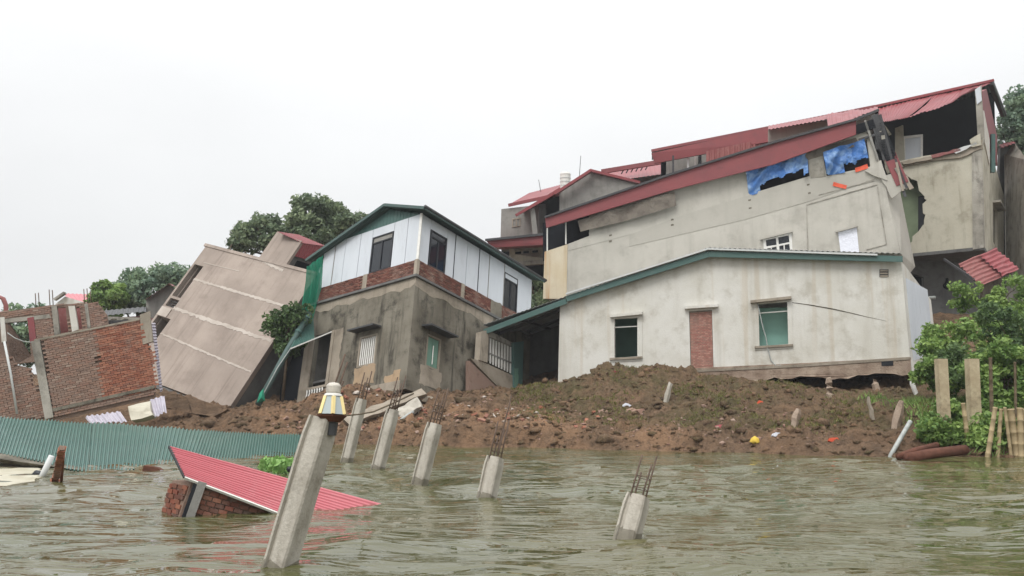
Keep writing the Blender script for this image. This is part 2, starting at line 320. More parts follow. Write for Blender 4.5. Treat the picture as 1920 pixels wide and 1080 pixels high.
def ground(x, y, rough=True):
    x = np.asarray(x, float); y = np.asarray(y, float)
    t = y - np.interp(x, XA, SH)
    if rough: t = t + .35 * fbm(x * .35, y * .1 + 5, 3)
    i = np.clip(np.searchsorted(XA, x) - 1, 0, len(XA) - 2); fx = np.clip((x - XA[i]) / (XA[i + 1] - XA[i]), 0, 1)
    j = np.clip(np.searchsorted(TA, t) - 1, 0, len(TA) - 2); ft = np.clip((t - TA[j]) / (TA[j + 1] - TA[j]), 0, 1)
    z = (ZT[i, j] * (1 - ft) + ZT[i, j + 1] * ft) * (1 - fx) + (ZT[i + 1, j] * (1 - ft) + ZT[i + 1, j + 1] * ft) * fx
    for (mx, my, rx, ry, h) in MOUNDS: z = z + h * np.exp(-((x - mx) / rx) ** 2 - ((y - my) / ry) ** 2)
    if rough:
        a = np.clip((t + .2) / 1.2, 0, 1) * np.clip((60 - t) / 20, 0, 1)
        z = z + a * (.2 * fbm(x * .7, y * .7, 3) + .2 * np.abs(fbm(x * 1.5 + 3, y * 1.5, 3)) + .12 * (.45 - np.abs(fbm(x * 3.1, y * 3.1 + 4, 2))) + .07 * fbm(x * 6.5, y * 6.5 + 8, 3) - .1)
    return z
def gz(x, y): return float(ground(np.array([x]), np.array([y]))[0])
def ground_px(u, v):             # where a sight line meets the bank
    r = ray(u, v); Y = np.arange(20, 60, .02); t = Y / r.y; g = ground(CAM.x + r.x * t, Y); k = np.argmax(CAM.z + r.z * t < g)
    return CAM + r * t[k]
# terrain material: brown mud, orange clay, olive growth
T = MT('mud', .95, .2)
n1 = T.noise(.55, 8, rough=.7); n2 = T.noise(2.4, 8, rough=.72)
ol = T.n('ShaderNodeAttribute', attribute_name='olive').outputs['Fac']; cy = T.n('ShaderNodeAttribute', attribute_name='clay').outputs['Fac']
c = T.mix(T.ramp(n2, .35, .65), lin(116, 95, 76, .84), lin(150, 122, 97, .84))
c = T.mix(T.mul(T.ramp(n1, .38, .62), cy), c, lin(184, 144, 110, .8))
c = T.mix(T.mul(T.ramp(T.noise(1.3, 8, rough=.75), .36, .6), ol), c, lin(110, 102, 70, .8))
c = T.mix(T.ramp(T.noise(5, 9, rough=.8), .48, .66, 0, .85), c, lin(82, 65, 54, .8))  # dark noise paints the shade of crevices into the mud colour
c = T.mix(T.ramp(T.noise(16, 4), .66, .74, 0, .6), c, lin(190, 170, 150, .72))
T.col(c); T.bump(T.noise(6, 9, rough=.8), 1.0, .2); M['mud'] = T.m
xs = np.unique(np.concatenate([np.linspace(-400, -30, 12), np.linspace(-30, -14, 60), np.linspace(-14, 18, 620), np.linspace(18, 34, 80), np.linspace(34, 400, 12)]))
ys = np.unique(np.concatenate([[-120, -20, 5, 15], np.linspace(19, 21, 6), np.linspace(21, 37.5, 300), np.linspace(37.5, 60, 70), np.linspace(60, 500, 14)]))
GX, GY = np.meshgrid(xs, ys); GZ = ground(GX, GY)
nx, ny = len(xs), len(ys)
tt = GY - np.interp(GX, XA, SH)
olive = np.clip((GX + 1) / 3, 0, 1) * np.clip((tt - 1.2) / 2, 0, 1) * np.clip((12 - tt) / 2, 0.3, 1)
olive = np.clip(olive * (.75 + .9 * fbm(GX * .35, GY * .5, 3)), 0, 1)
clay = np.clip(.25 + .9 * np.exp(-((GX + 1.5) / 4.5) ** 2 - ((tt - 1.6) / 1.5) ** 2) + .7 * np.exp(-((GX - 4) / 3.5) ** 2 - ((tt - 1.5) / 1.0) ** 2) + .5 * np.exp(-((GX + 9) / 3) ** 2 - ((tt - 2) / 2) ** 2) + .6 * np.exp(-((GX - 19) / 5) ** 2 - ((GY - 43) / 4) ** 2), 0, 1)
idx = np.arange(nx * ny).reshape(ny, nx)
q = np.stack([idx[:-1, :-1], idx[:-1, 1:], idx[1:, 1:], idx[1:, :-1]], -1).reshape(-1, 4)
me = bpy.data.meshes.new('riverbank'); me.from_pydata(np.stack([GX, GY, GZ], -1).reshape(-1, 3).tolist(), [], q.tolist())
me.polygons.foreach_set('use_smooth', [True] * len(me.polygons))
for k, d in (('olive', olive), ('clay', clay)):
    a_ = me.attributes.new(k, 'FLOAT', 'POINT'); a_.data.foreach_set('value', d.reshape(-1).astype(np.float32))
me.materials.append(M['mud']); bank = bpy.data.objects.new('riverbank', me); COL.objects.link(bank); bank['kind'] = 'structure'; bank['label'] = 'eroded brown mud riverbank with clods and sparse olive growth'
# river
T = MT('river_water', .025, 1.0); T.p.inputs['IOR'].default_value = 1.33
T.col(T.mix(T.ramp(T.noise(.16, 4), .35, .65), (.070, .074, .028, 1), (.094, .086, .038, 1)))
h1 = T.noise(1, 2, T.map((.8, 3.4, 1)), .5, .25); h2 = T.noise(1, 2, T.map((2.4, 10, 1)), .5, .2)
hh = T.n('ShaderNodeMath', {0: h1, 1: T.mul(h2, .3)}, operation='ADD').outputs[0]; pb_n = T.n('ShaderNodeBump', {'Height': hh, 'Strength': T.ramp(T.noise(.22, 3, T.map((.8, 1.6, 1))), .36, .64, .22, .95), 'Distance': .15}); T.t.links.new(pb_n.outputs[0], T.p.inputs['Normal']); M['water'] = T.m
yr = [-400, -60, -10, 0, 2]; y = 3.0
while y < 40: yr.append(y); y += max(.05, .011 * y)
yr += [50, 80, 160, 400]; yr = np.array(yr)
sj = np.linspace(-1, 1, 420); Wy = np.maximum(10, .8 * np.abs(yr) + 6)
WX = sj[None, :] * Wy[:, None]; WX = np.concatenate([-500 * np.ones((len(yr), 1)), WX, 500 * np.ones((len(yr), 1))], 1); WY = np.repeat(yr[:, None], WX.shape[1], 1)
amp = np.clip((WY - 1) / 2, 0, 1) * np.clip((45 - WY) / 28, 0, 1) * (np.abs(WX) < 60)
warp = .5 * fbm(WX * .25, WY * .25, 2)
calm = .45 + .75 * np.clip(.5 + fbm(WX * .13 + 3, WY * .22, 2), 0, 1)
WZ = 1.3 * amp * calm * (.06 * fbm(WX * .38 + warp, WY * .85 + warp, 2) + .034 * fbm(WX * 1.1 + 5, WY * 2.5 + 2 * warp, 2, .5))
mx_, my_ = WX.shape[1], WX.shape[0]; idx = np.arange(mx_ * my_).reshape(my_, mx_)
q = np.stack([idx[:-1, :-1], idx[:-1, 1:], idx[1:, 1:], idx[1:, :-1]], -1).reshape(-1, 4)
me = bpy.data.meshes.new('river'); me.from_pydata(np.stack([WX, WY, WZ], -1).reshape(-1, 3).tolist(), [], q.tolist()); me.polygons.foreach_set('use_smooth', [True] * len(me.polygons))
me.materials.append(M['water']); river = bpy.data.objects.new('river', me); COL.objects.link(river); river['kind'] = 'structure'; river['label'] = 'murky olive brown river water with ripples'
# ---------------------------------------------------------------- brickwork
def bricks(parent, o, eu, ev, n, W, H, bw, bh, m, depth=.05, keep=None, ind=None, joint=.012, jit=.004, seed=1, name='brick'):
    """o: lower corner on the wall face, eu/ev unit vectors along and up, n outwards"""
    rr = random.Random(seed); o, eu, ev, n = Vector(o), Vector(eu), Vector(ev), Vector(n)
    V, F_, A = [], [], []; b0, R0 = frame_of(parent); Ri = R0.transposed(); proto = None; cnt = 0
    Rb = Ri @ Matrix((eu, n, ev)).transposed()
    for r in range(int(H / bh)):
        sh = (bw * .5 if r % 2 else 0)
        for k in range(-1, int(W / bw) + 1):
            u0, u1 = max(0, k * bw + sh), min(W, (k + 1) * bw + sh)
            if u1 - u0 < bw * .25: continue
            uc, vc = (u0 + u1) / 2, (r + .5) * bh
            if keep and not keep(uc, vc): continue
            d = depth + rr.uniform(-jit, jit) * 2; lw = u1 - u0 - joint; lh = bh - joint
            c = o + eu * (uc + rr.uniform(-jit, jit)) + ev * (vc + rr.uniform(-jit, jit))
            if ind and ind(uc, vc) and cnt < 300:
                if proto is None:
                    vs, fs = box_data((-.5, -.5, -.5), (1, 0, 0), (0, 1, 0), (0, 0, 1)); proto = bpy.data.meshes.new(name)
                    proto.from_pydata([tuple(v) for v in vs], [], fs); proto.materials.append(m)
                ob = bpy.data.objects.new(name, proto); COL.objects.link(ob); ob.parent = parent; cnt += 1
                ob.matrix_local = Matrix.Translation(Ri @ (c + n * (d / 2 - .02) - b0)) @ Rb.to_4x4() @ Matrix.Diagonal((lw, d + .04, lh, 1))
                ob.rotation_euler.rotate_axis('Y', rr.uniform(-.01, .01))
            else:
                vs, fs = box_data(c - eu * lw / 2 - ev * lh / 2 - n * .02, eu * lw, ev * lh, n * (d + .02)); kk = len(V)
                V += vs; F_ += [tuple(i + kk for i in f) for f in fs]; A += [rr.random()] * 8
    if V: mesh('brickwork', V, F_, m, parent, kind='stuff', attr={'rnd': A}, fix=True)
# ================================================================ HOUSE: tilted two-storey house with white panelled upper floor
RC = [[0.5919, -0.805, 0.0408], [0.7689, 0.5791, 0.2709], [-0.2417, -0.129, 0.9617]]
RC = np.array(RC); u_, _, v_ = np.linalg.svd(RC); RC = (u_ @ v_).tolist()
C = Frame((-3.942, 36.01, 6.618), RC); cx = C.R @ Vector((1, 0, 0)); cyv = C.R @ Vector((0, 1, 0)); cz = C.R @ Vector((0, 0, 1))
hc = thing('panelled_house', 'leaning two storey house, white panelled upper floor with green roof over mouldy grey render', 'house', C(4, 3, -4.6), RC)
WA, WB, H1, HB, HT = 5.95, 8.15, 4.6, .76, 2.9
def rect(P, a0, b0, a1, b1, ax):   # rectangle on a face: ax='y' left face, 'x' right face
    f = (lambda a, b: P(0, a, b)) if ax == 'y' else (lambda a, b: P(a, 0, b))
    return [f(a0, b0), f(a1, b0), f(a1, b1), f(a0, b1)]
lw_holes = [rect(C, 1.88, -3.5, 2.92, -2.15, 'y'), rect(C, 4.66, -4.0, 5.74, -1.55, 'y')]
wall('lower_wall', jag([C(0, 0, -H1), C(0, 6.3, -H1)], .05, .5, 3) + [C(0, 6.3, -.04), C(0, 0, -.04)], cx * .2, M['mould'], hc, lw_holes)
wall('lower_wall', [C(.2, 0, -H1), C(WB, 0, -3.6), C(WB, 0, -.04), C(.2, 0, -.04)], cyv * .2, M['mould'], hc, [rect(C, .98, -3.6, 1.85, -2.2, 'x')])
wall('back_wall', [C(.2, 6.1, -H1), C(WB, 6.1, -3.6), C(WB, 6.1, HT), C(.2, 6.1, HT)], cyv * .2, M['grey'], hc)
wall('end_wall', [C(WB - .2, .2, -3.6), C(WB - .2, 6.1, -3.6), C(WB - .2, 6.1, HT), C(WB - .2, .2, HT)], cx * .2, M['grey'], hc)
box('floor_slab', C(-.12, -.12, -.06), cx * (WB + .2), cyv * 6.5, cz * .1, M['grey_dark'], hc)
box('floor_slab', C(.2, .2, -H1 + .9), cx * (WB - .4), cyv * 5.9, cz * .1, M['grey_dark'], hc)
# pale run of washed render under the slab
for a, b, ax in ((.0, 6.2, 'y'), (.0, 5.2, 'x')):
    pts = [((C(-.008, t, -.07 - .0) if ax == 'y' else C(t, -.008, -.07))) for t in np.linspace(a, b, 24)]
    low = [((C(-.008, t, -.3 - .16 * abs(math.sin(t * 2.1)) - .1 * random.random()) if ax == 'y' else C(t, -.008, -.34 - .16 * abs(math.sin(t * 1.7)) - .1 * random.random()))) for t in np.linspace(b, a, 24)]
    wall('render_patch', pts + low, (cx if ax == 'y' else cyv) * .012, M['mould_pale'], hc)
for (y0, y1, z0, z1) in ((1.8, 3.0, -4.3, -3.5), (.35, .72, -4.5, -3.95), (4.0, 4.6, -4.4, -1.5), (.6, 1.2, -4.6, -4.1)):
    wall('render_patch', jag(rect(C, y0, z0, y1, z1, 'y'), .05, .15, 5, True, (cyv, cz)), -cx * .012, M['ochre' if y1 < 3.1 else 'mould_pale'], hc)
wall('render_patch', jag(rect(C, .72, -4.4, 2.0, -3.6, 'x'), .06, .15, 6, True, (cx, cz)), -cyv * .012, M['mould_pale'], hc)
# brick band with its mortar core
box('band_core', C(.03, .03, .06), cx * (WB - .1), cyv * .15, cz * (HB - .06), M['mortar'], hc)
box('band_core', C(.03, .18, .06), cx * .15, cyv * (WA - .2), cz * (HB - .06), M['mortar'], hc)
skip = lambda u, v: not (any(abs(u - q_) < .13 for q_ in (3.0,)) )
bricks(hc, C(.03, .1, .06), cyv, cz, -cx, WA - .15, HB - .05, .215, .07, M['brick_band'], .03, skip, seed=2)
bricks(hc, C(.1, .03, .06), cx, cz, -cyv, WB - .3, HB - .05, .215, .07, M['brick_band'], .03, lambda u, v: not (2.85 < u < 3.1 or 5.0 < u < 5.8), seed=3)
for p in (C(-.03, -.03, .06), ): box('corner_post', p, cx * .16, cyv * .16, cz * (HB - .06), M['mould_pale'], hc)
box('band_post', C(2.87, -.02, .06), cx * .22, cyv * .1, cz * (HB - .06), M['mould_pale'], hc)
box('band_post', C(-.02, 2.88, .06), cx * .1, cyv * .24, cz * (HB - .06), M['mould_pale'], hc)
wall('render_patch', jag([C(5.0, -.015, .06), C(5.8, -.015, .06), C(5.8, -.015, HB), C(5.0, -.015, HB)], .05, .15, 2, True, (cx, cz)), cyv * .05, M['mould'], hc)
# white panels, one by one
def panel(ax, a, b, z0=HB, z1=HT, k=0):
    d = .004 * (k % 2)
    if ax == 'y': box('panel', C(.02 - d, a + .012, z0), cx * .06, cyv * (b - a - .024), cz * (z1 - z0), M['white_panel'], hc)
    else: box('panel', C(a + .012, .02 - d, z0), cx * (b - a - .024), cyv * .06, cz * (z1 - z0), M['white_panel'], hc)
for k, (a, b) in enumerate(((.09, .75), (.75, 1.55), (2.85, 3.6), (3.6, 4.55), (4.55, 5.2), (5.2, WA))): panel('y', a, b, k=k)
panel('y', 1.55, 2.85, 2.5, HT, 1)
for k, (a, b) in enumerate(((.09, .66), (1.76, 2.3), (2.3, 3.15), (3.15, 4.0), (4.0, 4.75), (4.75, 5.9), (7.0, WB))): panel('x', a, b, k=k)
panel('x', .66, 1.76, 2.45, HT, 1); panel('x', 5.9, 7.0, 2.5, HT, 1)
bar('corner_trim', C(.02, .02, HB), C(.02, .02, HT), .1, .1, M['white_trim'], hc)
for a in (2.3, 4.0, 5.9, 4.75): bar('joint_trim', C(a, .01, HB), C(a, .01, HT), .03, .03, M['frame_dark'] if a in (2.3, 4.0) else M['grey'], hc, up=cyv)
for a in (5.2,): bar('joint_trim', C(.01, a, HB), C(.01, a, HT), .03, .03, M['grey'], hc, up=cx)
def dark_window(ax, a, b, z0, z1):
    P = (lambda t, z, d: C(d, t, z)) if ax == 'y' else (lambda t, z, d: C(t, d, z))
    inn = cx if ax == 'y' else cyv; along = cyv if ax == 'y' else cx
    f = wall('window', [P(a, z0, .0), P(b, z0, .0), P(b, z1, .0), P(a, z1, .0)], inn * .08, M['frame_dark'], hc,
             [[P(a + .06, z0 + .06, 0), P((a + b) / 2 - .03, z0 + .06, 0), P((a + b) / 2 - .03, z1 - .34, 0), P(a + .06, z1 - .34, 0)],
              [P((a + b) / 2 + .03, z0 + .06, 0), P(b - .06, z0 + .06, 0), P(b - .06, z1 - .34, 0), P((a + b) / 2 + .03, z1 - .34, 0)],
              [P(a + .06, z1 - .28, 0), P(b - .06, z1 - .28, 0), P(b - .06, z1 - .06, 0), P(a + .06, z1 - .06, 0)]])
    for (s0, s1) in ((a + .06, (a + b) / 2 - .03), ((a + b) / 2 + .03, b - .06)):
        box('pane', P(s0, z0 + .06, .035), along * (s1 - s0), inn * .008, cz * (z1 - z0 - .4), M['glass'], f)
    box('transom_pane', P(a + .06, z1 - .28, .035), along * (b - a - .12), inn * .008, cz * .22, M['grey'] if ax == 'y' else M['glass'], f)
    return f
dark_window('y', 1.57, 2.83, HB, 2.49); dark_window('x', .68, 1.74, HB, 2.44); dark_window('x', 5.92, 6.98, HB, 2.49)
box('lintel_panel', C(5.95, .005, 2.2), cx * 1.0, cyv * .03, cz * .25, M['white_panel'], hc)
# roof: ridge along the right face's direction
rA, rE1, rE2 = (1.96, 3.72), (-.45, 2.9), (6.75, 2.24)
for (e, k) in ((rE1, 0), (rE2, 1)):
    corr('roof_sheet', C(-.32, e[0], e[1]), C(WB + .4, e[0], e[1]), C(WB + .4, rA[0], rA[1]), C(-.32, rA[0], rA[1]), .2, .03, M['green_dark'], hc, nv=3)
    bar('verge_trim', C(-.34, e[0], e[1] - .02), C(-.34, rA[0], rA[1] + (.005 * k)), .05, .13, M['green_dark'], hc, up=cz)
bar('eave_trim', C(-.3, -.47, 2.86), C(WB + .4, -.47, 2.86), .05, .12, M['green_dark'], hc, up=cz)
tube('gutter', [C(-.36, -.5, 2.93), C(WB + .45, -.5, 2.93)], .07, M['steel_dark'], hc, 8)
wall('gable_cladding', [C(.03, .05, 2.86), C(.03, WA, 2.42), C(.03, rA[0], 3.66)], cx * .03, M['green_metal'], hc)
for t in np.arange(.3, 5.6, .2):
    zt = 2.95 + (t - .05) * (3.66 - 2.9) / 1.9 if t < rA[0] else 3.66 - (t - rA[0]) * (3.66 - 2.42) / (WA - rA[0])
    if zt > 2.92: bar('cladding_rib', C(.025, t, 2.9), C(.025, t, zt - .03), .04, .02, M['green_metal'], hc, up=cx)
# lower windows: hoods, shutters, grilles
def hood(ax, a, b, z, d):
    P = (lambda t, zz, dd: C(-dd, t, zz)) if ax == 'y' else (lambda t, zz, dd: C(t, -dd, zz))
    vs = [P(a, z, -.05), P(b, z, -.05), P(b, z - .06, d), P(a, z - .06, d)]
    wall('window_hood', vs, cz * .07, M['steel_dark'], hc)
hood('y', 1.7, 3.2, -1.92, .5); hood('x', .6, 2.3, -2.0, .55)
wf = thing  # shorthand kept out of the scene
fw = wall('window', rect(C, 1.88, -3.5, 2.92, -2.15, 'y'), cx * .06, M['mould_pale'], hc, [rect(C, 1.96, -3.42, 2.84, -2.23, 'y')])
for t in np.linspace(2.0, 2.8, 8): box('grille_bar', C(.04, t - .028, -3.45), cx * .03, cyv * .056, cz * 1.25, M['white_trim'], fw)
box('window_board', C(.12, 1.9, -3.5), cx * .03, cyv * 1.0, cz * 1.35, M['mould_pale'], fw)
fw = wall('window', rect(C, .98, -3.6, 1.85, -2.2, 'x'), cyv * .06, M['mould_pale'], hc, [rect(C, 1.06, -3.52, 1.77, -2.28, 'x')])
M['shutter'] = paint('green_shutter', lin(100, 136, 120), lin(130, 150, 130), .4, .6)
for a in (1.07, 1.43): box('shutter', C(a, .07, -3.52), cx * .34, cyv * .04, cz * 1.24, M['shutter'], fw)
box('grille_bar', C(1.4, .0, -3.4), cx * .03, cyv * .03, cz * .8, M['white_trim'], fw)
# lower left: doorway column and open bay
box('column', C(-.06, 5.76, -5.0), cx * .3, cyv * .56, cz * 3.4, M['mould_pale'], hc)
box('opening_jamb', C(-.05, 4.5, -4.35), cx * .24, cyv * .17, cz * 2.82, M['mould_pale'], hc)
box('bay_floor', C(-.1, 5.9, -4.75), cx * 4, cyv * 2.6, cz * .2, M['grey_dark'], hc)
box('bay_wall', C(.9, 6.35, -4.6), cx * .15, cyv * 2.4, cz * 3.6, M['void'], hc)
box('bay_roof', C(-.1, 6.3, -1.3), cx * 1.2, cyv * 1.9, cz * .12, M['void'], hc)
box('sill', C(-.12, 4.5, -4.08), cx * .3, cyv * 1.3, cz * .1, M['mould_pale'], hc)
for t in np.linspace(4.75, 5.7, 7): tube('baluster', [C(-.08, t, -4.55), C(-.08, t, -4.4), C(-.08, t, -4.22), C(-.08, t, -4.08)], [.03, .05, .03, .045], M['white_trim'], hc, 6)
# plinth ledge along the foot
box('plinth', C(-.1, -.1, -H1 - .25), cx * 4.2, cyv * .35, cz * .38, M['mould'], hc)
box('plinth', C(-.1, .25, -H1 - .25), cx * .35, cyv * 3.4, cz * .4, M['mould_pale'], hc)
# ---- lean-to wall with barred gate beside it
gate_f = Face(C(4.4, -.4, -2), C(7.3, -.4, -2), C(4.4, -.4, 0))
gw = thing('barred_gate', 'tilted pale gate with vertical bars and peeling green post beside the leaning house', 'gate', gate_f.h(935, 720))
wall('gate_post', gate_f.hs([(902, 622), (917, 618), (914, 680), (899, 675)], .1), -gate_f.n * .28, M['mould_pale'], gw)
wall('gate_panel', gate_f.hs([(917, 620), (976, 650), (972, 700), (915, 676)], -.08), -gate_f.n * .04, M['grey_worn'], gw)
wall('top_rail', gate_f.hs([(916, 624), (966, 645), (966, 652), (916, 631)]), -gate_f.n * .05, M['grey_worn'], gw)
wall('lower_wall', gate_f.hs([(900, 676), (971, 708), (966, 742), (950, 742), (882, 672)], .04), -gate_f.n * .2, M['mould_pale'], gw)
wall('brick_footing', gate_f.hs([(880, 676), (952, 745), (940, 760), (880, 745)], .0), -gate_f.n * .2, M['brick_dull'], gw)
for k in range(9):
    x0 = 919 + k * 5.4; wall('gate_bar', gate_f.hs([(x0, 634 + k * 2.3), (x0 + 2.2, 635 + k * 2.3), (x0 + 1.6, 682 + k * 2.6), (x0 - .6, 681 + k * 2.6)], -.01), -gate_f.n * .03, M['white_trim'], gw)
wall('mid_rail', gate_f.hs([(916, 660), (966, 682), (966, 685), (916, 663)], .0), -gate_f.n * .04, M['grey'], gw)
wall('green_post', gate_f.hs([(963, 642), (982, 640), (979, 742), (964, 744)], .12), -gate_f.n * .26, M['green_metal'], gw)
wall('peeled_patch', jag(gate_f.hs([(964, 690), (972, 690), (971, 742), (965, 743)], .125), .04, .12, 4, True, (gate_f.ex, gate_f.ez)), -gate_f.n * .02, M['shutter'], gw)
# ================================================================ HOUSE: toppled tan concrete house
RB = [[0.8238, 0.356, 0.4412], [-0.5033, 0.8174, 0.2802], [-0.2609, -0.4529, 0.8525]]
u_, _, v_ = np.linalg.svd(np.array(RB)); RB = (u_ @ v_).tolist()
BK = 1.1; B0 = CAM + (Vector((-14.275, 40.702, 8.688)) - CAM) * BK; _Bf = Frame(B0, RB); B = lambda x, y, z: _Bf(x * BK, y * BK, z * BK); B.R = _Bf.R; bx_ = B.R @ Vector((1, 0, 0)); by_ = B.R @ Vector((0, 1, 0)); bz_ = B.R @ Vector((0, 0, 1))
hb = thing('toppled_house', 'toppled tan concrete house tilted steeply over the mud, pale pour seams across its face', 'house', B(4, 3, -6.6), RB)
bh = lambda x0, z0, x1, z1: [B(x0, 0, z0), B(x1, 0, z0), B(x1, 0, z1), B(x0, 0, z1)]
wall('facade', [B(0, 0, -6.7), B(7.3, 0, -6.6), B(7.3, 0, 0), B(0, 0, 0)], by_ * .25, M['conc_tan'], hb, [bh(.12, -2.78, .74, -1.0), bh(.14, -3.32, .78, -2.9), bh(.14, -5.1, 1.05, -3.85)])
wall('left_wall', [B(0, .25, -6.7), B(0, 2.4, -6.7), B(0, 2.4, 0), B(0, .25, 0)], bx_ * .2, M['conc_tan'], hb)
wall('right_wall', [B(7.1, .25, -6.6), B(7.1, 2.4, -6.6), B(7.1, 2.4, 0), B(7.1, .25, 0)], bx_ * .2, M['grey_dark'], hb)  # shaded side: its shade is put into a darker colour than the facade
box('back_wall', B(.2, 2.2, -6.6), bx_ * 7.6, by_ * .2, bz_ * 7.2, M['conc_tan'], hb)
box('roof_slab', B(-.12, -.04, -.0), bx_ * 8.25, by_ * 2.75, bz_ * .16, M['conc_tan'], hb)
box('floor_slab', B(0, .05, -6.85), bx_ * 8.05, by_ * 2.6, bz_ * .18, M['grey_dark'], hb)
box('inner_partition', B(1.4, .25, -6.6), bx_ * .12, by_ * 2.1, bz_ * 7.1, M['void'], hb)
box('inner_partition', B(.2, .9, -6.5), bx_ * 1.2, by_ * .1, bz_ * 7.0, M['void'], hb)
box('balcony_slab', B(.06, -.05, -3.86), bx_ * .75, by_ * 1.5, bz_ * .5, M['conc_seam'], hb)
for z in (-3.0, -3.12, -3.24): bar('rail', B(.14, .1, z), B(.68, .1, z), .03, .03, M['steel_dark'], hb, up=bz_)
def seam(x0, z0, x1, z1, wd, seed):
    rr = random.Random(seed); n_ = 60; up_, lo_ = [], []
    for i in range(n_ + 1):
        t = i / n_; x = x0 + (x1 - x0) * t; z = z0 + (z1 - z0) * t
        up_.append(B(x, -.012, z + wd * (.25 + .5 * rr.random()))); lo_.append(B(x, -.012, z - wd * (.25 + .75 * rr.random())))
    wall('pour_seam', up_ + lo_[::-1], by_ * .02, M['conc_seam'], hb)
seam(.72, -1.72, 7.2, -1.72, .1, 1); seam(.75, -3.32, 7.2, -3.34, .13, 2); seam(1.05, -4.6, 7.2, -4.84, .07, 3); seam(.6, -.82, 3.0, -.75, .03, 4)
# stair head on the roof
wall('stair_head_wall', [B(3.62, -.02, .1), B(5.36, -.02, -.1), B(5.36, -.02, 1.42), B(3.62, -.02, 1.62)], by_ * .15, M['conc_tan'], hb)
seam(3.6, .1, 5.4, -.15, .16, 7)
Yd = B(5.36, 0, 1.4).y
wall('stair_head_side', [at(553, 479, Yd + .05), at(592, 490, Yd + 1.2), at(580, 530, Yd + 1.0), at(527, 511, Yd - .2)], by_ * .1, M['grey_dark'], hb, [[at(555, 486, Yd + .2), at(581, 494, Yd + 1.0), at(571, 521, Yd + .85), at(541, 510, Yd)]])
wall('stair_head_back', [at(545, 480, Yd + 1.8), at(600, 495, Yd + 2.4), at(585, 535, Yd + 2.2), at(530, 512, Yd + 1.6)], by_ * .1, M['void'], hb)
corr('stair_head_roof', at(565, 455, Yd), at(609, 461, Yd + 1.4), at(591, 491, Yd + 1.1), at(552, 480, Yd - .1), .16, .025, M['red_roof'], hb, nv=2)
corr('stair_head_roof', at(520, 434, Yd + .3), at(566, 455, Yd - .05), at(610, 461, Yd + 1.4), at(560, 440, Yd + 2), .16, .025, M['red_roof'], hb, nv=2)
for k, (x, y0) in enumerate(((.2, 1.2), (.35, 2.0), (.3, 2.9))):
    tube('rebar', [B(x - .3, y0 + .2, 0), B(x - .55, y0 + .2, 1.1 + .2 * (k % 2))], .022, M['rebar'], hb, 5)
# ================================================================ HOUSE: low white house on the bank
W = Face(at(1050, 700, 38), at(1700, 690, 34), at(1050, 500, 38)); wn_ = W.n; wi = -W.n
hw = thing('white_house', 'low white rendered house with green eave and bricked up doorway on the mud bank', 'house', W.h(1375, 690))
wind1, wind2 = [(1152, 598), (1195, 596), (1195, 668), (1152, 671)], [(1422, 570), (1476, 566), (1478, 645), (1424, 649)]
door = [(1292, 584), (1335, 581), (1338, 692), (1295, 697)]
top = [(1050, 562), (1200, 524), (1328, 482), (1500, 484), (1690, 489)]
outer = [(1046, 724), (1050, 568)] + top[1:] + [(1706, 672), (1500, 684), (1300, 697), (1150, 712)]
wall('front_wall', W.hs(outer), wi * .22, M['white'], hw, [W.hs(wind1), W.hs(wind2), W.hs(door)])
# plinth, broken at its lower edge
low = jag(W.hs([(1708, 702), (1640, 700), (1560, 712), (1500, 705), (1400, 716), (1330, 708), (1240, 730), (1130, 735), (1043, 728)], .06), .08, .3, 9)
wall('plinth', W.hs([(1046, 716), (1150, 705), (1300, 690), (1500, 681), (1708, 670)], .06) + low, wi * .5, M['plinth'], hw)
wall('base_moulding', W.hs([(1300, 694), (1500, 683), (1706, 669), (1706, 674), (1500, 688), (1300, 698)], .09), wi * .12, M['mould_pale'], hw)
box('plinth_vent', W.h(1653, 686, .075), W.ex * .42, W.ez * .2, wi * .1, M['frame_dark'], hw)
# side and back walls, floor, roof
sdir = Vector((.56, .83, 0)).normalized(); cr = W.h(1706, 672); crt = W.h(1690, 489)
wall('side_wall', [cr, W.h(1712, 700), W.h(1712, 700) + sdir * 6.2, crt + sdir * 6.4 - Vector((0, 0, .9)), crt], Vector((-.15, .1, 0)), M['white'], hw)
corr('side_sheet', W.h(1696, 520, -.3) + sdir * .25, W.h(1700, 520, -.3) + sdir * 4.6, W.h(1712, 650, -.3) + sdir * 4.9, W.h(1709, 676, -.3) + sdir * .3, .3, .06, M['white_panel'], hw, nv=3)
bk = -wn_ * 6.0
wall('back_wall', [W.h(1046, 724) + bk, W.h(1706, 690) + bk, W.h(1690, 489) + bk, W.h(1328, 482) + bk, W.h(1050, 568) + bk], -wi * .2, M['white'], hw)
wall('left_wall', [W.h(1050, 724) + wi * .22, W.h(1050, 724) + bk, W.h(1050, 568) + bk, W.h(1050, 568) + wi * .22], W.ex * .2, M['white'], hw)
wall('floor_slab', [W.h(1050, 722) + wi * .2, W.h(1700, 690) + wi * .2, W.h(1700, 690) + bk, W.h(1050, 722) + bk], Vector((0, 0, -.15)), M['grey_dark'], hw)
def slab(name, pts, dn, th, m, par): wall(name, pts, Vector((0, 0, -th)), m, par)
e0, e1, e2 = W.h(905, 612, .35), W.h(1328, 467, .35), W.h(1692, 478, .35)
for a, b, nm in ((e0, e1, 'l'), (e1, e2, 'r')):
    corr('roof_sheet', a + Vector((0, 0, .07)), b + Vector((0, 0, .07)), b + bk * 1.06 + Vector((0, 0, .07)), a + bk * 1.06 + Vector((0, 0, .07)), .2, .03, M['grey_sheet'], hw, nv=2)
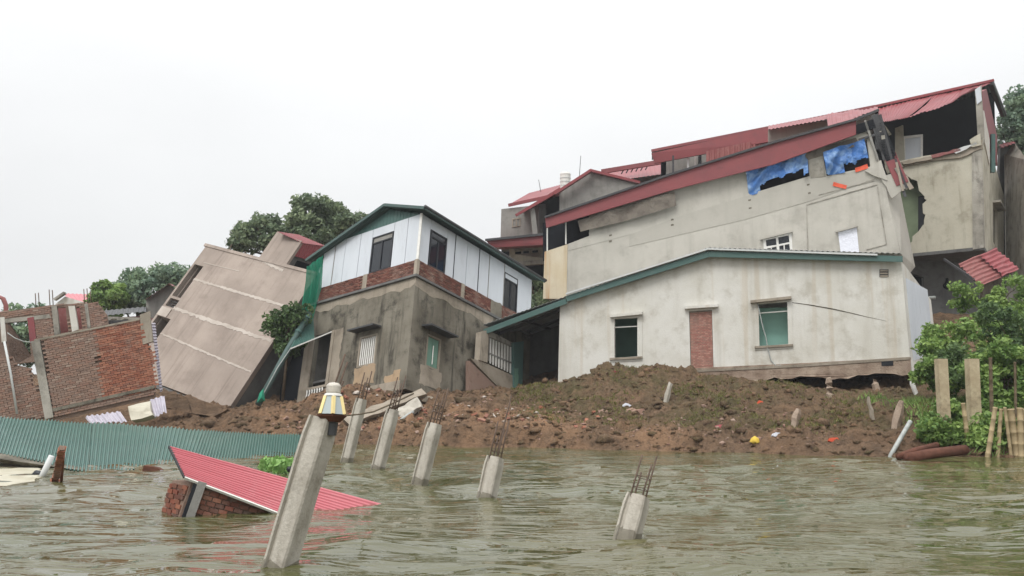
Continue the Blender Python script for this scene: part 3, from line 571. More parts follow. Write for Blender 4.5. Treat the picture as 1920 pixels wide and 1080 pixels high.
for i, (a, b) in enumerate((((1062, 556), (1328, 472)), ((1328, 472), (1692, 481)), ((908, 618), (1062, 560)))):
    p, q = W.h(*a, .3), W.h(*b, .3); bar('eave_fascia', p - W.ez * .1, q - W.ez * .1, .08, .25 if i == 0 else .23, M['green_metal'], hw, up=W.ez)
    if i < 2: bar('gutter', p + W.ez * .1 + wn_ * .06, q + W.ez * .1 + wn_ * .06 - W.ex * (.9 if i == 1 else 0), .16, .07, M['grey_sheet'], hw, up=W.ez)
# canopy carried on beyond the left corner: soffit, purlins, dark back
c0, c1 = W.h(908, 620, .2), W.h(1052, 565, .2)
wall('canopy_soffit', [c0, c1, c1 + bk, c0 + bk], Vector((0, 0, .04)), M['soffit'], hw)
for s_ in (.25, .62): bar('purlin', c0 + (bk * s_) - Vector((0, 0, .08)), c1 + (bk * s_) - Vector((0, 0, .08)), .09, .14, M['steel_dark'], hw)
for s_ in (.06, .45): bar('purlin', c0.lerp(c1, s_) - Vector((0, 0, .05)), c0.lerp(c1, s_) + bk - Vector((0, 0, .05)), .1, .12, M['steel_dark'], hw)
wall('canopy_back', [at(960, 740, 43.5), at(1060, 735, 43.5), at(1060, 560, 43.5), at(960, 600, 43.5)], Vector((0, .2, 0)), M['grey_dark'], hw)
# door infill
dq = W.hs(door, -.06); wall('infill_backing', W.hs(door, -.1), wi * .08, M['mould_pale'], hw)
du = (dq[1] - dq[0]); dv = (dq[3] - dq[0]); dl, hl = du.length, dv.length
bricks(hw, dq[3] + du * .03, du.normalized(), -dv.normalized(), wn_, dl * .96, hl * .985, .118, .062, M['brick_door'], .03, joint=.014, seed=8)
def hoodw(pts, d, m): wall('door_hood' if pts[0][0] == 1283 else 'window_hood', W.hs(pts, d), wi * (d + .02), m, hw)
hoodw([(1283, 574), (1346, 570), (1346, 575), (1283, 579)], .22, M['white']); hoodw([(1143, 590), (1204, 584), (1204, 589), (1143, 595)], .22, M['white']); hoodw([(1407, 563), (1484, 555), (1484, 560), (1407, 568)], .25, M['mould_pale'])
for wq, nm in ((wind1, 0), (wind2, 1)):
    g = [(p[0] + dx, p[1] + dy) for p, (dx, dy) in zip(wq, ((-9, -9), (9, -9), (9, 8), (-9, 8)))]
    fr = wall('window', W.hs(g, .03), wi * .05, M['white'], hw, [W.hs(wq, .03)])
    a, b, c_, d_ = W.hs(wq, -.12)
    bar('transom_bar', a.lerp(d_, .22), b.lerp(c_, .22), .05, .04, M['white_trim'], fr)
    wall('sill', W.hs([(g[3][0], wq[3][1]), (g[2][0], wq[2][1]), (g[2][0], wq[2][1] + 4), (g[3][0], wq[3][1] + 4)], .1), wi * .12, M['mould_pale'], fr)
    wall('inner_wall', [p + wi * (3.4 if nm == 0 else .9) for p in W.hs([(wq[0][0] - 60, 575), (wq[1][0] + 60, 570), (wq[2][0] + 60, 690), (wq[3][0] - 60, 700)])], wi * .1, M['teal_in'], hw)
wall('wall_vent', W.hs([(1649, 505), (1666, 505), (1666, 519), (1649, 519)], .02), wi * .05, M['frame_dark'], hw)
for k in range(3): wall('vent_slat', W.hs([(1650, 506 + k * 5), (1665, 506 + k * 5), (1665, 509 + k * 5), (1650, 509 + k * 5)], .035), wi * .05, M['mould_pale'], hw)
tube('wall_crack', [W.h(x, y, .004) for x, y in ((1484, 567), (1520, 572), (1560, 579), (1592, 586), (1625, 594), (1662, 602))], [.01, .02, .024, .018, .01, .004], M['mould'], hw, 4)
tube('hose', [W.h(x, y, .06) for x, y in ((1420, 565), (1424, 585), (1430, 612), (1436, 632), (1440, 655), (1446, 676), (1455, 686), (1464, 685))], .022, M['pvc'], hw, 5)
# ================================================================ HOUSE: beige house behind
D = Face(at(1020, 480, 46), at(1690, 470, 40.5), at(1020, 300, 46)); di = -D.n
hd = thing('beige_house', 'tall beige rendered house with sloping red roof edge and torn blue tarps', 'house', D.h(1350, 560))
win1, win2 = [(1432, 448), (1482, 438), (1485, 478), (1436, 482)], [(1572, 433), (1605, 425), (1610, 472), (1578, 478)]
tp1, tp2 = [(1398, 322), (1514, 286), (1518, 330), (1405, 364)], [(1542, 285), (1625, 262), (1632, 312), (1550, 330)]
wo = [(1062, 560), (1064, 458), (1105, 442), (1104, 405), (1280, 345), (1395, 305), (1500, 270), (1620, 238), (1654, 312), (1668, 388), (1688, 475), (1700, 560)]
wall('front_wall', D.hs(wo), di * .25, M['beige'], hd, [D.hs(win1), D.hs(win2), D.hs(tp1), D.hs(tp2)])
wall('rusty_corner', D.hs([(1018, 560), (1021, 472), (1064, 458), (1062, 560)], .03), di * .3, M['beige_rust'], hd)
wall('ring_beam', D.hs([(1180, 440), (1290, 400), (1405, 366), (1515, 333), (1545, 331), (1652, 312), (1655, 330), (1515, 378), (1395, 412), (1180, 462)], .02), di * .05, M['beige_band'], hd)
wall('upper_panel', D.hs([(1066, 457), (1105, 443), (1104, 436), (1395, 360), (1395, 370), (1180, 440), (1066, 470)], .015), di * .03, M['beige'], hd)
# roof fascia, roof behind it
fa = [(1022, 408), (1260, 327), (1450, 268), (1605, 225)]; fb = [(1024, 427), (1260, 356), (1450, 308), (1605, 252)]
wall('roof_fascia', D.hs(fa, .5) + D.hs(fb[::-1], .5), di * .12, M['red_fascia'], hd)
for a, b in zip(fa[:-1], fa[1:]): bar('gutter', D.h(*a, .55) + D.ez * .02, D.h(*b, .55) + D.ez * .02, .16, .1, M['steel_dark'], hd, up=D.ez)
rb = di * 6 + Vector((0, 0, 1.4))
corr('roof_sheet', D.h(*fa[0], .5), D.h(*fa[-1], .5), D.h(*fa[-1], .5) + rb, D.h(*fa[0], .5) + rb, .25, .03, M['red_roof'], hd, nv=2)
wall('end_wall', [D.h(1021, 560) + di * .25, D.h(1021, 472) + di * .25, D.h(1021, 472) + di * 6, D.h(1021, 560) + di * 6], D.ex * .2, M['beige'], hd)
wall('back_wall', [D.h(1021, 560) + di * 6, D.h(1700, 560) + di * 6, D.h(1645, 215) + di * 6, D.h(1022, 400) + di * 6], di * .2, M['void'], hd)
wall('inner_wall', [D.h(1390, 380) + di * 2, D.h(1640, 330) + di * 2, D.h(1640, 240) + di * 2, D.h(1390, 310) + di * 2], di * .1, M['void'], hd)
wall('inner_floor', [D.h(1021, 476) + di * .25, D.h(1655, 320) + di * .25, D.h(1655, 320) + di * 6, D.h(1021, 476) + di * 6], Vector((0, 0, -.2)), M['grey_dark'], hd)
for x, y0, y1 in ((1026, 410, 472), (1061, 398, 458)): bar('porch_post', D.h(x, y1, -.05), D.h(x, y0, -.05), .07, .07, M['white_trim'], hd)
wall('porch_back', [at(1018, 490, 49.6), at(1140, 455, 48.6), at(1140, 380, 48.6), at(1018, 418, 49.6)], Vector((0, .1, 0)), M['void'], hd)
# side face, broken open
wall('side_wall', [D.h(1654, 345), D.h(1684, 340, -1.2), D.h(1716, 500, -2.5), D.h(1700, 520, -1.4), D.h(1690, 476)], Vector((-.1, .15, 0)), M['beige'], hd)
wall('broken_wall_piece', jag(D.hs([(1622, 320), (1652, 300), (1664, 338), (1640, 330)], .15), .05, .3, 3, True, (D.ex, D.ez)), di * .2, M['beige'], hd)
for p, q, wd, m in (((1646, 232), (1672, 300), .5, 'void'), ((1668, 290), (1692, 345), .55, 'red_fascia'), ((1605, 224), (1648, 206), .12, 'steel_dark'), ((1640, 215), (1662, 300), .3, 'steel_dark'), ((1600, 245), (1640, 232), .45, 'void'), ((1622, 226), (1646, 300), .1, 'grey'), ((1632, 222), (1655, 290), .08, 'steel_dark'), ((1650, 215), (1672, 300), .12, 'steel_dark'), ((1655, 240), (1700, 352), .1, 'steel_dark'), ((1610, 262), (1650, 250), .1, 'steel_dark')):
    bar('broken_beam', D.h(*p, .1), D.h(*q, .1), wd, .08, M[m], hd, up=D.n)
rq = random.Random(12)
for k in range(12):
    u0 = rq.uniform(1640, 1682); v0 = 232 + (u0 - 1640) * 1.6 + rq.uniform(-20, 30); L0 = rq.uniform(20, 60); an = rq.uniform(.9, 1.7)
    bar('hanging_lath', D.h(u0, v0, -.1 + rq.uniform(0, .3)), D.h(u0 + L0 * math.cos(an), v0 + L0 * math.sin(an), -.1 + rq.uniform(0, .3)), rq.uniform(.04, .16), .04, M[rq.choice(['steel_dark', 'mould', 'red_fascia', 'grey_worn', 'mould_pale'])], hd, up=D.n)
for q_, m_ in (([(1650, 330), (1690, 322), (1700, 352), (1672, 372)], 'beige_band'), ([(1690, 325), (1702, 330), (1714, 352), (1706, 356)], 'mould_pale'), ([(1655, 296), (1676, 290), (1682, 318), (1664, 326)], 'mould')):
    wall('broken_wall_piece', jag(D.hs(q_, .1), .05, .25, int(q_[0][0]), True, (D.ex, D.ez)), di * .12, M[m_], hd)
# cracks and panel edge
for pts in (((1515, 470), (1512, 384), (1645, 346)), ((1645, 350), (1662, 458), (1625, 468)), ((1535, 366), (1640, 338))):
    P_ = D.hs(pts, .02)
    for a, b in zip(P_[:-1], P_[1:]): bar('wall_joint', a, b, .035, .03, M['grey_worn'], hd, up=D.n)
# grilled window, plastic-covered window
a, b, c_, d_ = D.hs(win1, -.1)
fr = wall('window', D.hs([(1430, 446), (1484, 435), (1487, 482), (1434, 484)], .02), di * .08, M['white_trim'], hd, [D.hs([(1436, 450), (1455, 446), (1456, 459), (1437, 462)], .02), D.hs([(1459, 445), (1479, 441), (1480, 454), (1460, 458)], .02), D.hs([(1438, 466), (1456, 462), (1457, 480), (1440, 482)], .02), D.hs([(1461, 461), (1480, 457), (1482, 476), (1462, 480)], .02)])
wall('pane', D.hs(win1, -.06), di * .01, M['glass'], fr)
for x in (1446, 1470): bar('grille_bar', D.h(x, 462 - (x - 1446) * .2, .0), D.h(x + 1, 482 - (x - 1446) * .2, .0), .05, .03, M['white_trim'], fr, up=D.n)
for pts in ([(1425, 449), (1486, 434)], [(1567, 435), (1608, 424)]): bar('window_hood', D.h(*pts[0], .1), D.h(*pts[1], .1), .22, .07, M['beige_band'], hd, up=D.ez)
wall('window_sheet', D.hs([(1571, 432), (1606, 424), (1611, 474), (1577, 480)], .03), di * .04, M['plastic'], hd)
for x, y in ((1142, 440), (1142, 451), (1258, 411), (1258, 421), (1403, 374), (1404, 389), (1513, 345), (1515, 361)):
    wall('wall_pock', jag(D.hs([(x, y), (x + 5, y - 1), (x + 5, y + 2), (x, y + 3)], .028), .02, .05, x, True, (D.ex, D.ez)), di * .02, M['mould'], hd)
# tarps: rumpled cloth, own things
def cloth(name, label, F, quad, m, nu=40, nv=24, amp=.14, seed=0, torn=None, off=.06, cat='tarp', droop=0):
    P = [F.h(*p) for p in quad]; u = np.linspace(0, 1, nu + 1); v = np.linspace(0, 1, nv + 1); U, V_ = np.meshgrid(u, v)
    A_ = [np.array(tuple(p)) for p in P]; n = np.array(tuple(F.n))
    X = ((A_[0] * (1 - U[..., None]) + A_[1] * U[..., None]) * (1 - V_[..., None]) + (A_[3] * (1 - U[..., None]) + A_[2] * U[..., None]) * V_[..., None])
    lu, lv = np.linalg.norm(A_[1] - A_[0]), np.linalg.norm(A_[3] - A_[0]); a1 = U * lu * 1.1; a2 = V_ * lv * 1.1
    h = amp * (fbm(a1 * .8 + a2 * .7 + seed, a2 * .35 - a1 * .15 + seed, 3) + .6 * np.abs(fbm(a1 * .6 - a2 * .9 + seed, a2 * .4, 3)))
    X = X + n * (h + off + .25 * amp)[..., None]; X[..., 2] -= droop * U * (1 - U) * V_
    vs = X.reshape(-1, 3); keep = []
    for i in range(nv):
        for j in range(nu):
            if torn is None or torn(u[j], v[i]): keep.append((i * (nu + 1) + j, i * (nu + 1) + j + 1, (i + 1) * (nu + 1) + j + 1, (i + 1) * (nu + 1) + j))
    o = mesh(name, vs, keep, m, None, smooth=True, fix=False, base=P[0]); return tag(o, label, cat)
def nz(a, s): return float(fbm(np.array([a * 4 + s]), np.array([s * 1.3]), 3)[0])
cloth('blue_tarp', 'crumpled blue tarp hanging in the wide opening of the beige house', D, [(1399, 322), (1514, 284), (1516, 336), (1404, 368)], M['tarp'], seed=2, amp=.3, torn=lambda a, b: b < (.98 if a < .18 else .72 - .16 * a) + .15 * nz(a, 3) + (.25 if a > .9 else 0))
cloth('blue_tarp', 'torn pale blue tarp beside the broken corner of the beige house', D, [(1543, 288), (1620, 262), (1632, 316), (1550, 330)], M['tarp'], seed=8, amp=.3, torn=lambda a, b: b < (1.0 if a < .42 else .62) + .2 * nz(a, 7))
cloth('brown_tarp', 'brown tarp sagging below the red roof edge', D, [(1086, 416), (1266, 362), (1270, 388), (1090, 436)], M['tarp_brown'], seed=5, amp=.12, droop=.3, off=.25)
wall('tarp_backing', D.hs([(1505, 285), (1605, 258), (1612, 272), (1515, 300)], .05), di * .05, M['tarp_brown'], hd)
wall('pier', D.hs([(1515, 292), (1542, 284), (1548, 331), (1520, 334)], .04), di * .2, M['grey_worn'], hd)
for (q, nm) in (([(1563, 342), (1588, 348), (1586, 355), (1561, 349)], 'a'), ([(1603, 316), (1626, 308), (1628, 316), (1604, 324)], 'b')):
    o = cloth('orange_cloth', 'orange scrap of cloth caught on the beige wall below the tarp' if nm == 'a' else 'orange scrap caught on the broken edge of the beige wall', D, q, M['orange'], 10, 5, .08, 4, cat='cloth')
# ================================================================ HOUSE: broken house at the back right
E = Face(at(1690, 400, 45.5), at(1840, 380, 43.5), at(1690, 200, 45.5)); ei = -E.n
he = thing('broken_house', 'torn open cream house with long red roof and gaping dark upper room', 'house', E.h(1780, 590))
ow = E.hs([(1838, 272), (1846, 462), (1702, 476)]) + jag(E.hs([(1702, 476), (1706, 456), (1722, 434), (1735, 402), (1733, 372), (1722, 352), (1712, 336), (1690, 326), (1676, 304)]), .17, .2, 4, False, (E.ex, E.ez))[1:] + E.hs([(1735, 292), (1790, 284)])
wall('front_wall', ow, ei * .25, M['cream_worn'], he)
sw = Vector((.57, .82, 0)).normalized(); ec = E.h(1842, 470); et = E.h(1836, 180)
wall('pilaster', E.hs([(1822, 278), (1841, 270), (1846, 464), (1824, 468)], .05), ei * .3, M['grey_worn'], he)
def sp(d, v, u=1842): # point on the side wall
    return E.h(u, v) + sw * d
wall('side_wall', [sp(.05, 466), sp(9, 490), sp(9, 300), sp(4, 262), sp(.05, 258)], Vector((-.2, .1, 0)), M['cream_worn'], he, [[sp(4.2, 430), sp(6.0, 436), sp(6.0, 356), sp(4.2, 350)]])
wall('window', [sp(4.2, 430) + Vector((-.1, .07, 0)), sp(6.0, 436) + Vector((-.1, .07, 0)), sp(6.0, 356) + Vector((-.1, .07, 0)), sp(4.2, 350) + Vector((-.1, .07, 0))], Vector((-.05, .03, 0)), M['glass'], he)
bar('window_hood', sp(4.0, 350) + Vector((.15, -.1, 0)), sp(6.2, 354) + Vector((.15, -.1, 0)), .4, .1, M['grey_worn'], he)
# room behind the hole
wall('room_wall', [p + ei * .9 for p in E.hs([(1660, 482), (1760, 470), (1760, 300), (1660, 310)])], ei * .1, M['green_in'], he)
wall('room_door', [p + ei * .8 for p in E.hs([(1717, 434), (1742, 430), (1742, 358), (1717, 362)])], ei * .06, M['frame_dark'], he)
wall('room_floor', E.hs([(1700, 474), (1845, 460)]) + [p + ei * 6 for p in E.hs([(1845, 460), (1700, 474)])], Vector((0, 0, -.22)), M['grey_dark'], he)
# upper floor: slab edge with debris, door, void
wall('upper_floor', E.hs([(1672, 304), (1838, 276)]) + [p + ei * 6 for p in E.hs([(1838, 270), (1672, 298)])], Vector((0, 0, -.2)), M['grey_worn'], he)
wall('slab_edge', jag(E.hs([(1676, 306), (1735, 296), (1800, 284), (1842, 262)], .1), .03, .3, 5, False, (E.ex, E.ez)) + jag(E.hs([(1842, 278), (1800, 296), (1735, 304), (1680, 316)], .1), .06, .3, 6, False, (E.ex, E.ez)), ei * .3, M['mould_pale'], he)
for pts, m in (([(1745, 291), (1800, 278), (1802, 282), (1748, 296)], 'red_dusty'), ([(1786, 283), (1830, 266), (1832, 270), (1792, 288)], 'grey_sheet'), ([(1690, 303), (1745, 293), (1748, 298), (1694, 308)], 'mould_pale'), ([(1818, 262), (1838, 250), (1840, 272), (1822, 276)], 'cream_worn')):
    wall('slab_debris', jag(E.hs(pts, .22), .04, .25, 3, True, (E.ex, E.ez)), ei * .25, M[m], he)
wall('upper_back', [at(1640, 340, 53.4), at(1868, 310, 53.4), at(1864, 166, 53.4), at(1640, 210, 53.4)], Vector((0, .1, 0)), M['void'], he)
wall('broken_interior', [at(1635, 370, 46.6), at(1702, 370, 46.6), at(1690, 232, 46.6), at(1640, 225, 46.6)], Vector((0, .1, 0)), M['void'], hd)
wall('upper_partition', [p + ei * 1.0 for p in E.hs([(1662, 300), (1690, 296), (1687, 224), (1660, 235)])], ei * .1, M['cream_worn'], he)
wall('upper_door', [p + ei * 1.2 for p in E.hs([(1690, 294), (1722, 290), (1722, 242), (1689, 246)])], ei * .05, M['white_panel'], he)
wall('door_frame', [p + ei * 1.14 for p in E.hs([(1687, 295), (1724, 291), (1724, 240), (1686, 244)])], ei * .05, M['white_trim'], he, [[p + ei * 1.14 for p in E.hs([(1691, 294), (1720, 290), (1720, 245), (1690, 248)])]])
wall('upper_side', [sp(.1, 262), sp(6, 262), sp(6, 200), sp(1.6, 150), sp(.1, 170)], Vector((-.15, .1, 0)), M['red_fascia'], he)
wall('upper_jamb', E.hs([(1828, 168), (1840, 160), (1846, 262), (1835, 290)], .02), ei * .2, M['grey_worn'], he)
wall('jamb_panel', [sp(.25, 258) + Vector((.04, -.02, 0)), sp(2.4, 290) + Vector((.04, -.02, 0)), sp(2.4, 240) + Vector((.04, -.02, 0)), sp(.25, 205) + Vector((.04, -.02, 0))], Vector((-.04, .02, 0)), M['white'], he)
wall('jamb_panel', E.hs([(1828, 168), (1838, 162), (1841, 188), (1832, 196)], .06), ei * .05, M['white_panel'], he)
bar('side_post', sp(3.0, 300) + Vector((.1, -.05, 0)), sp(3.0, 225) + Vector((.1, -.05, 0)), .2, .2, M['green_metal'], he)
# roof
R0, R1 = at(1640, 203, 48), at(1860, 153, 47)
corr('roof_sheet', at(1648, 231, 44.5), at(1700, 220, 44.3), at(1752, 178, 47.6), at(1646, 203, 48), .22, .04, M['red_roof'], he, nv=8, sag=.1, wob=.05)
corr('roof_sheet', at(1701, 221, 44.3), at(1776, 196, 44.2), at(1808, 166, 47.3), at(1752, 178, 47.6), .22, .04, M['red_roof'], he, nv=8, sag=.12, wob=.05, seed=2)
corr('roof_sheet', at(1776, 196, 44.2), at(1826, 164, 45.6), at(1860, 155, 47), at(1808, 166, 47.3), .22, .04, M['red_roof'], he, nv=8, sag=.05, wob=.05, seed=3)
bar('ridge_cap', at(1222, 284, 52), at(1640, 201, 48.2), .35, .16, M['red_fascia'], he); bar('ridge_cap', at(1640, 201, 48.2), at(1862, 152, 47), .35, .14, M['red_roof'], he)
corr('verge_sheet', at(1860, 153, 47), at(1866, 165, 45.2), at(1886, 222, 51), at(1878, 208, 53), .22, .04, M['green_dark'], he, nv=3)
bar('verge_beam', at(1858, 156, 46.9), at(1882, 216, 51.5), .3, .2, M['steel_dark'], he)
corr('roof_sheet', at(1552, 238, 44.6), at(1648, 206, 44.2), at(1645, 200, 47.5), at(1550, 214, 48), .22, .04, M['red_roof'], he, nv=5, wob=.08, seed=6)
wall('roof_fascia', [at(1222, 287, 51), at(1440, 240, 48), at(1440, 266, 48), at(1228, 306, 51)], Vector((0, .15, 0)), M['red_fascia'], he)
corr('roof_sheet', at(1440, 243, 47.8), at(1560, 222, 46.5), at(1558, 214, 48.4), at(1440, 236, 49.5), .22, .04, M['red_roof'], he, nv=3, seed=4)
wall('attic_wall', [at(1438, 300, 48.6), at(1660, 260, 47.5), at(1640, 212, 47.5), at(1438, 244, 48.6)], Vector((0, .2, 0)), M['beige'], he)
corr('attic_sheet', at(1324, 310, 49), at(1440, 300, 48.2), at(1440, 258, 48.2), at(1324, 284, 49), .3, .07, M['red_dusty'], he, nv=2)
wall('attic_wall', [at(1250, 330, 51.6), at(1330, 316, 50.6), at(1330, 280, 50.6), at(1250, 298, 51.6)], Vector((0, .2, 0)), M['grey'], he)
for x, m in ((1262, 'steel_dark'), (1290, 'grey_sheet'), (1304, 'white_trim'), (1312, 'frame_dark')): bar('attic_post', at(x, 326, 50.5), at(x, 292, 50.5), .12 if m != 'frame_dark' else .5, .1, M[m], he)
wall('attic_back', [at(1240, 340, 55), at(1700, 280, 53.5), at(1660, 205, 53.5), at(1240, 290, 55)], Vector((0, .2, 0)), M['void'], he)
corr('rear_roof', at(1640, 203, 48), at(1862, 154, 47), at(1862, 175, 54), at(1640, 222, 54), .25, .04, M['green_dark'], he, nv=2)
wall('upper_far_side', [at(1655, 300, 47), at(1640, 300, 53.5), at(1640, 205, 53.5), at(1650, 205, 48)], Vector((-.1, 0, 0)), M['void'], he)
corr('rear_roof', at(1222, 286, 51.6), at(1640, 203, 48.2), at(1640, 222, 54), at(1222, 300, 55), .25, .04, M['green_dark'], he, nv=2)
# undercroft and awning
wall('undercroft_wall', [at(1694, 600, 46.5), at(1870, 600, 46.5), at(1850, 462, 46.5), at(1696, 478, 46.5)], Vector((0, .25, 0)), M['grey_dark'], he, [[at(1712, 555, 46.5), at(1732, 556, 46.5), at(1732, 520, 46.5), at(1710, 512, 46.5)]])
wall('undercroft_back', [at(1690, 570, 48.5), at(1760, 570, 48.5), at(1760, 495, 48.5), at(1690, 495, 48.5)], Vector((0, .1, 0)), M['void'], he)
wall('footing', jag([at(1694, 602, 46.1), at(1760, 592, 46.1), at(1850, 586, 46.1)], .05, .4, 2) + jag([at(1850, 600, 46.1), at(1760, 606, 46.1), at(1694, 616, 46.1)], .1, .4, 3), Vector((0, .4, 0)), M['plinth'], he)
tube('drain_pipe', [at(1718, 560, 46.0), at(1754, 558, 45.4)], .09, M['pvc'], he, 8)
wall('wall_emblem', [at(1776 + 9 * math.cos(t) * (.6 + .4 * math.sin(t * 3)), 532 + 11 * math.sin(t), 46.44) for t in np.linspace(0, 6.28, 14)[:-1]], Vector((0, .05, 0)), M['void'], he)
aw = thing('fallen_awning', 'fallen red corrugated awning slumped against the broken house', 'awning', at(1850, 530, 41))
corr('awning_sheet', at(1862, 466, 42.5), at(1908, 505, 41.2), at(1838, 536, 40.2), at(1796, 494, 41.8), .3, .08, M['red_dusty'], aw, nv=5, wob=.08)
corr('awning_sheet', at(1866, 464, 42.3), at(1911, 503, 41.0), at(1880, 516, 40.6), at(1836, 478, 41.9), .3, .08, M['red_roof'], aw, nv=4, wob=.06, seed=3)
bar('awning_frame', at(1770, 486, 42), at(1842, 535, 40.4), .1, .1, M['steel_dark'], aw); bar('awning_frame', at(1806, 498, 42.3), at(1866, 466, 42.6), .1, .1, M['steel_dark'], aw)
wall('awning_wall', [at(1842, 590, 41.6), at(1885, 590, 41.6), at(1880, 512, 41.6), at(1842, 530, 41.6)], Vector((0, .2, 0)), M['mould'], aw)
# grey neighbour at the far right
hn = thing('grey_neighbour_house', 'dark stained grey house wall with a scrap of red roof by the trees', 'house', at(1905, 590, 50))
wall('front_wall', [at(1888, 600, 50), at(1935, 620, 46), at(1926, 300, 46), at(1903, 268, 50), at(1884, 290, 51)], Vector((.3, .6, 0)), M['grey_worn'], hn)
wall('side_wall', [at(1888, 600, 50), at(1884, 290, 51), at(1880, 290, 58), at(1884, 600, 58)], Vector((.2, 0, 0)), M['grey'], hn)
wall('gap_wall', [at(1862, 610, 53.5), at(1896, 610, 53.5), at(1896, 276, 53.5), at(1876, 276, 53.5)], Vector((0, .3, 0)), M['grey_dark'], hn)
corr('roof_sheet', at(1876, 278, 50), at(1904, 268, 49), at(1900, 264, 54), at(1872, 270, 55), .25, .04, M['red_roof'], hn, nv=2)
# ================================================================ HOUSES on the slope behind (grey cluster)
hf = thing('grey_terrace_house', 'grey rendered house with red edged terrace canopy behind the leaning house', 'house', at(980, 560, 56))
wall('tower_wall', [at(938, 460, 56), at(1012, 452, 56), at(1010, 384, 56), at(940, 392, 56)], Vector((.2, 3, 0)), M['grey'], hf)
fr = wall('window', [at(960, 426, 55.95), at(976, 424, 55.95), at(976, 408, 55.95), at(960, 410, 55.95)], Vector((0, .06, 0)), M['mould_pale'], hf, [[at(962, 424, 55.95), at(967, 424, 55.95), at(967, 411, 55.95), at(962, 412, 55.95)], [at(969, 424, 55.95), at(974, 423, 55.95), at(974, 410, 55.95), at(969, 411, 55.95)]])
wall('tower_wall', [at(1012, 452, 56), at(1030, 440, 57), at(1030, 380, 57), at(1010, 384, 56)], Vector((-.2, 2, 0)), M['grey_dark'], hf)
corr('roof_sheet', at(953, 384, 56), at(1050, 362, 56), at(1056, 345, 60), at(992, 362, 60), .25, .04, M['red_roof'], hf, nv=2)
bar('roof_edge', at(953, 385, 55.9), at(1050, 364, 55.9), .1, .2, M['red_fascia'], hf)
wall('canopy', [at(912, 452, 54), at(1040, 438, 53), at(1042, 458, 53), at(922, 464, 54)], Vector((.3, 2.5, .3)), M['red_fascia'], hf)
bar('canopy_edge', at(910, 450, 53.9), at(1042, 437, 52.9), .1, .14, M['steel_dark'], hf)
wall('terrace_wall', [at(955, 492, 56), at(1030, 486, 55), at(1030, 456, 55), at(955, 462, 56)], Vector((0, .3, 0)), M['cream_worn'], hf, [[at(x, 477 - (x - 965) * .08, 55.8), at(x + 11, 476 - (x - 965) * .08, 55.8), at(x + 11, 470 - (x - 965) * .08, 55.8), at(x, 471 - (x - 965) * .08, 55.8)] for x in (966, 981, 998)])
wall('terrace_back', [at(940, 560, 58.5), at(1030, 560, 58), at(1030, 455, 58), at(940, 460, 58.5)], Vector((0, .3, 0)), M['void'], hf)
wall('terrace_floor', [at(950, 492, 55.8), at(1030, 486, 55), at(1030, 488, 58), at(950, 494, 58.5)], Vector((0, 0, -.25)), M['grey_worn'], hf)
hg = thing('grey_gable_house', 'grey house with plain gable wall and red roof above the beige house', 'house', at(1125, 480, 54))
wall('gable_wall', [at(1049, 420, 54), at(1205, 400, 53), at(1190, 346, 53.2), at(1110, 321, 53.6), at(1049, 357, 54)], Vector((.2, 1.5, 0)), M['grey'], hg)
for a, b in (((1040, 364), (1108, 320)), ((1106, 320), (1200, 343))): bar('verge_trim', at(*a, 53.5), at(*b, 53.2), .35, .16, M['red_roof'], hg)
wall('porch_roof', [at(967, 404, 53.5), at(1050, 354, 53.8), at(1050, 362, 56.5), at(985, 398, 56.5)], Vector((0, 0, .1)), M['red_fascia'], hg)
bar('porch_edge', at(967, 404, 53.4), at(1050, 356, 53.7), .12, .16, M['red_roof'], hg)
wall('porch_back', [at(985, 440, 57), at(1052, 430, 56.5), at(1052, 358, 56.5), at(985, 398, 57)], Vector((0, .2, 0)), M['void'], hg)
bar('porch_post', at(1004, 446, 54), at(998, 392, 54), .5, .3, M['grey'], hg)
hr = thing('red_roof_house', 'far house with low red roof and open truss behind the gable', 'house', at(1180, 400, 60))
corr('roof_sheet', at(1108, 345, 60), at(1270, 322, 58), at(1262, 305, 62), at(1116, 324, 63), .3, .04, M['red_roof'], hr, nv=2)
bar('ridge_beam', at(1128, 322, 60), at(1262, 300, 58), .2, .3, M['red_fascia'], hr)
for k in range(6): bar('truss', at(1165 + k * 9, 326 - k * 1.5, 59.5), at(1172 + k * 9, 314 - k * 1.5, 59.5), .08, .08, M['steel_dark'], hr)
wall('wall', [at(1110, 420, 61), at(1270, 400, 60), at(1268, 322, 60), at(1110, 345, 61)], Vector((0, .3, 0)), M['grey'], hr)
tk = thing('water_tank', 'white upright water tank on the roofs behind the gable', 'water tank', at(1060, 352, 57))
vs, fs = tube_data([at(1060, 358, 57), at(1060, 330, 57), at(1060, 327, 57), at(1060, 324, 57), at(1060, 322.5, 57)], [.34, .34, .36, .3, .15], 16); mesh('tank_body', vs, fs, M['white_trim'], tk, smooth=False)
for v in (334, 341, 348): 
    vs, fs = tube_data([at(1060, v, 57), at(1060, v + 1.2, 57)], .365, 16); mesh('tank_rib', vs, fs, M['grey_sheet'], tk)
tube('antenna', [at(1086, 335, 57), at(1089, 292, 57)], .02, M['steel_dark'], hg, 5); tube('antenna', [at(1014, 360, 58), at(1010, 337, 58)], .02, M['steel_dark'], hf, 5)
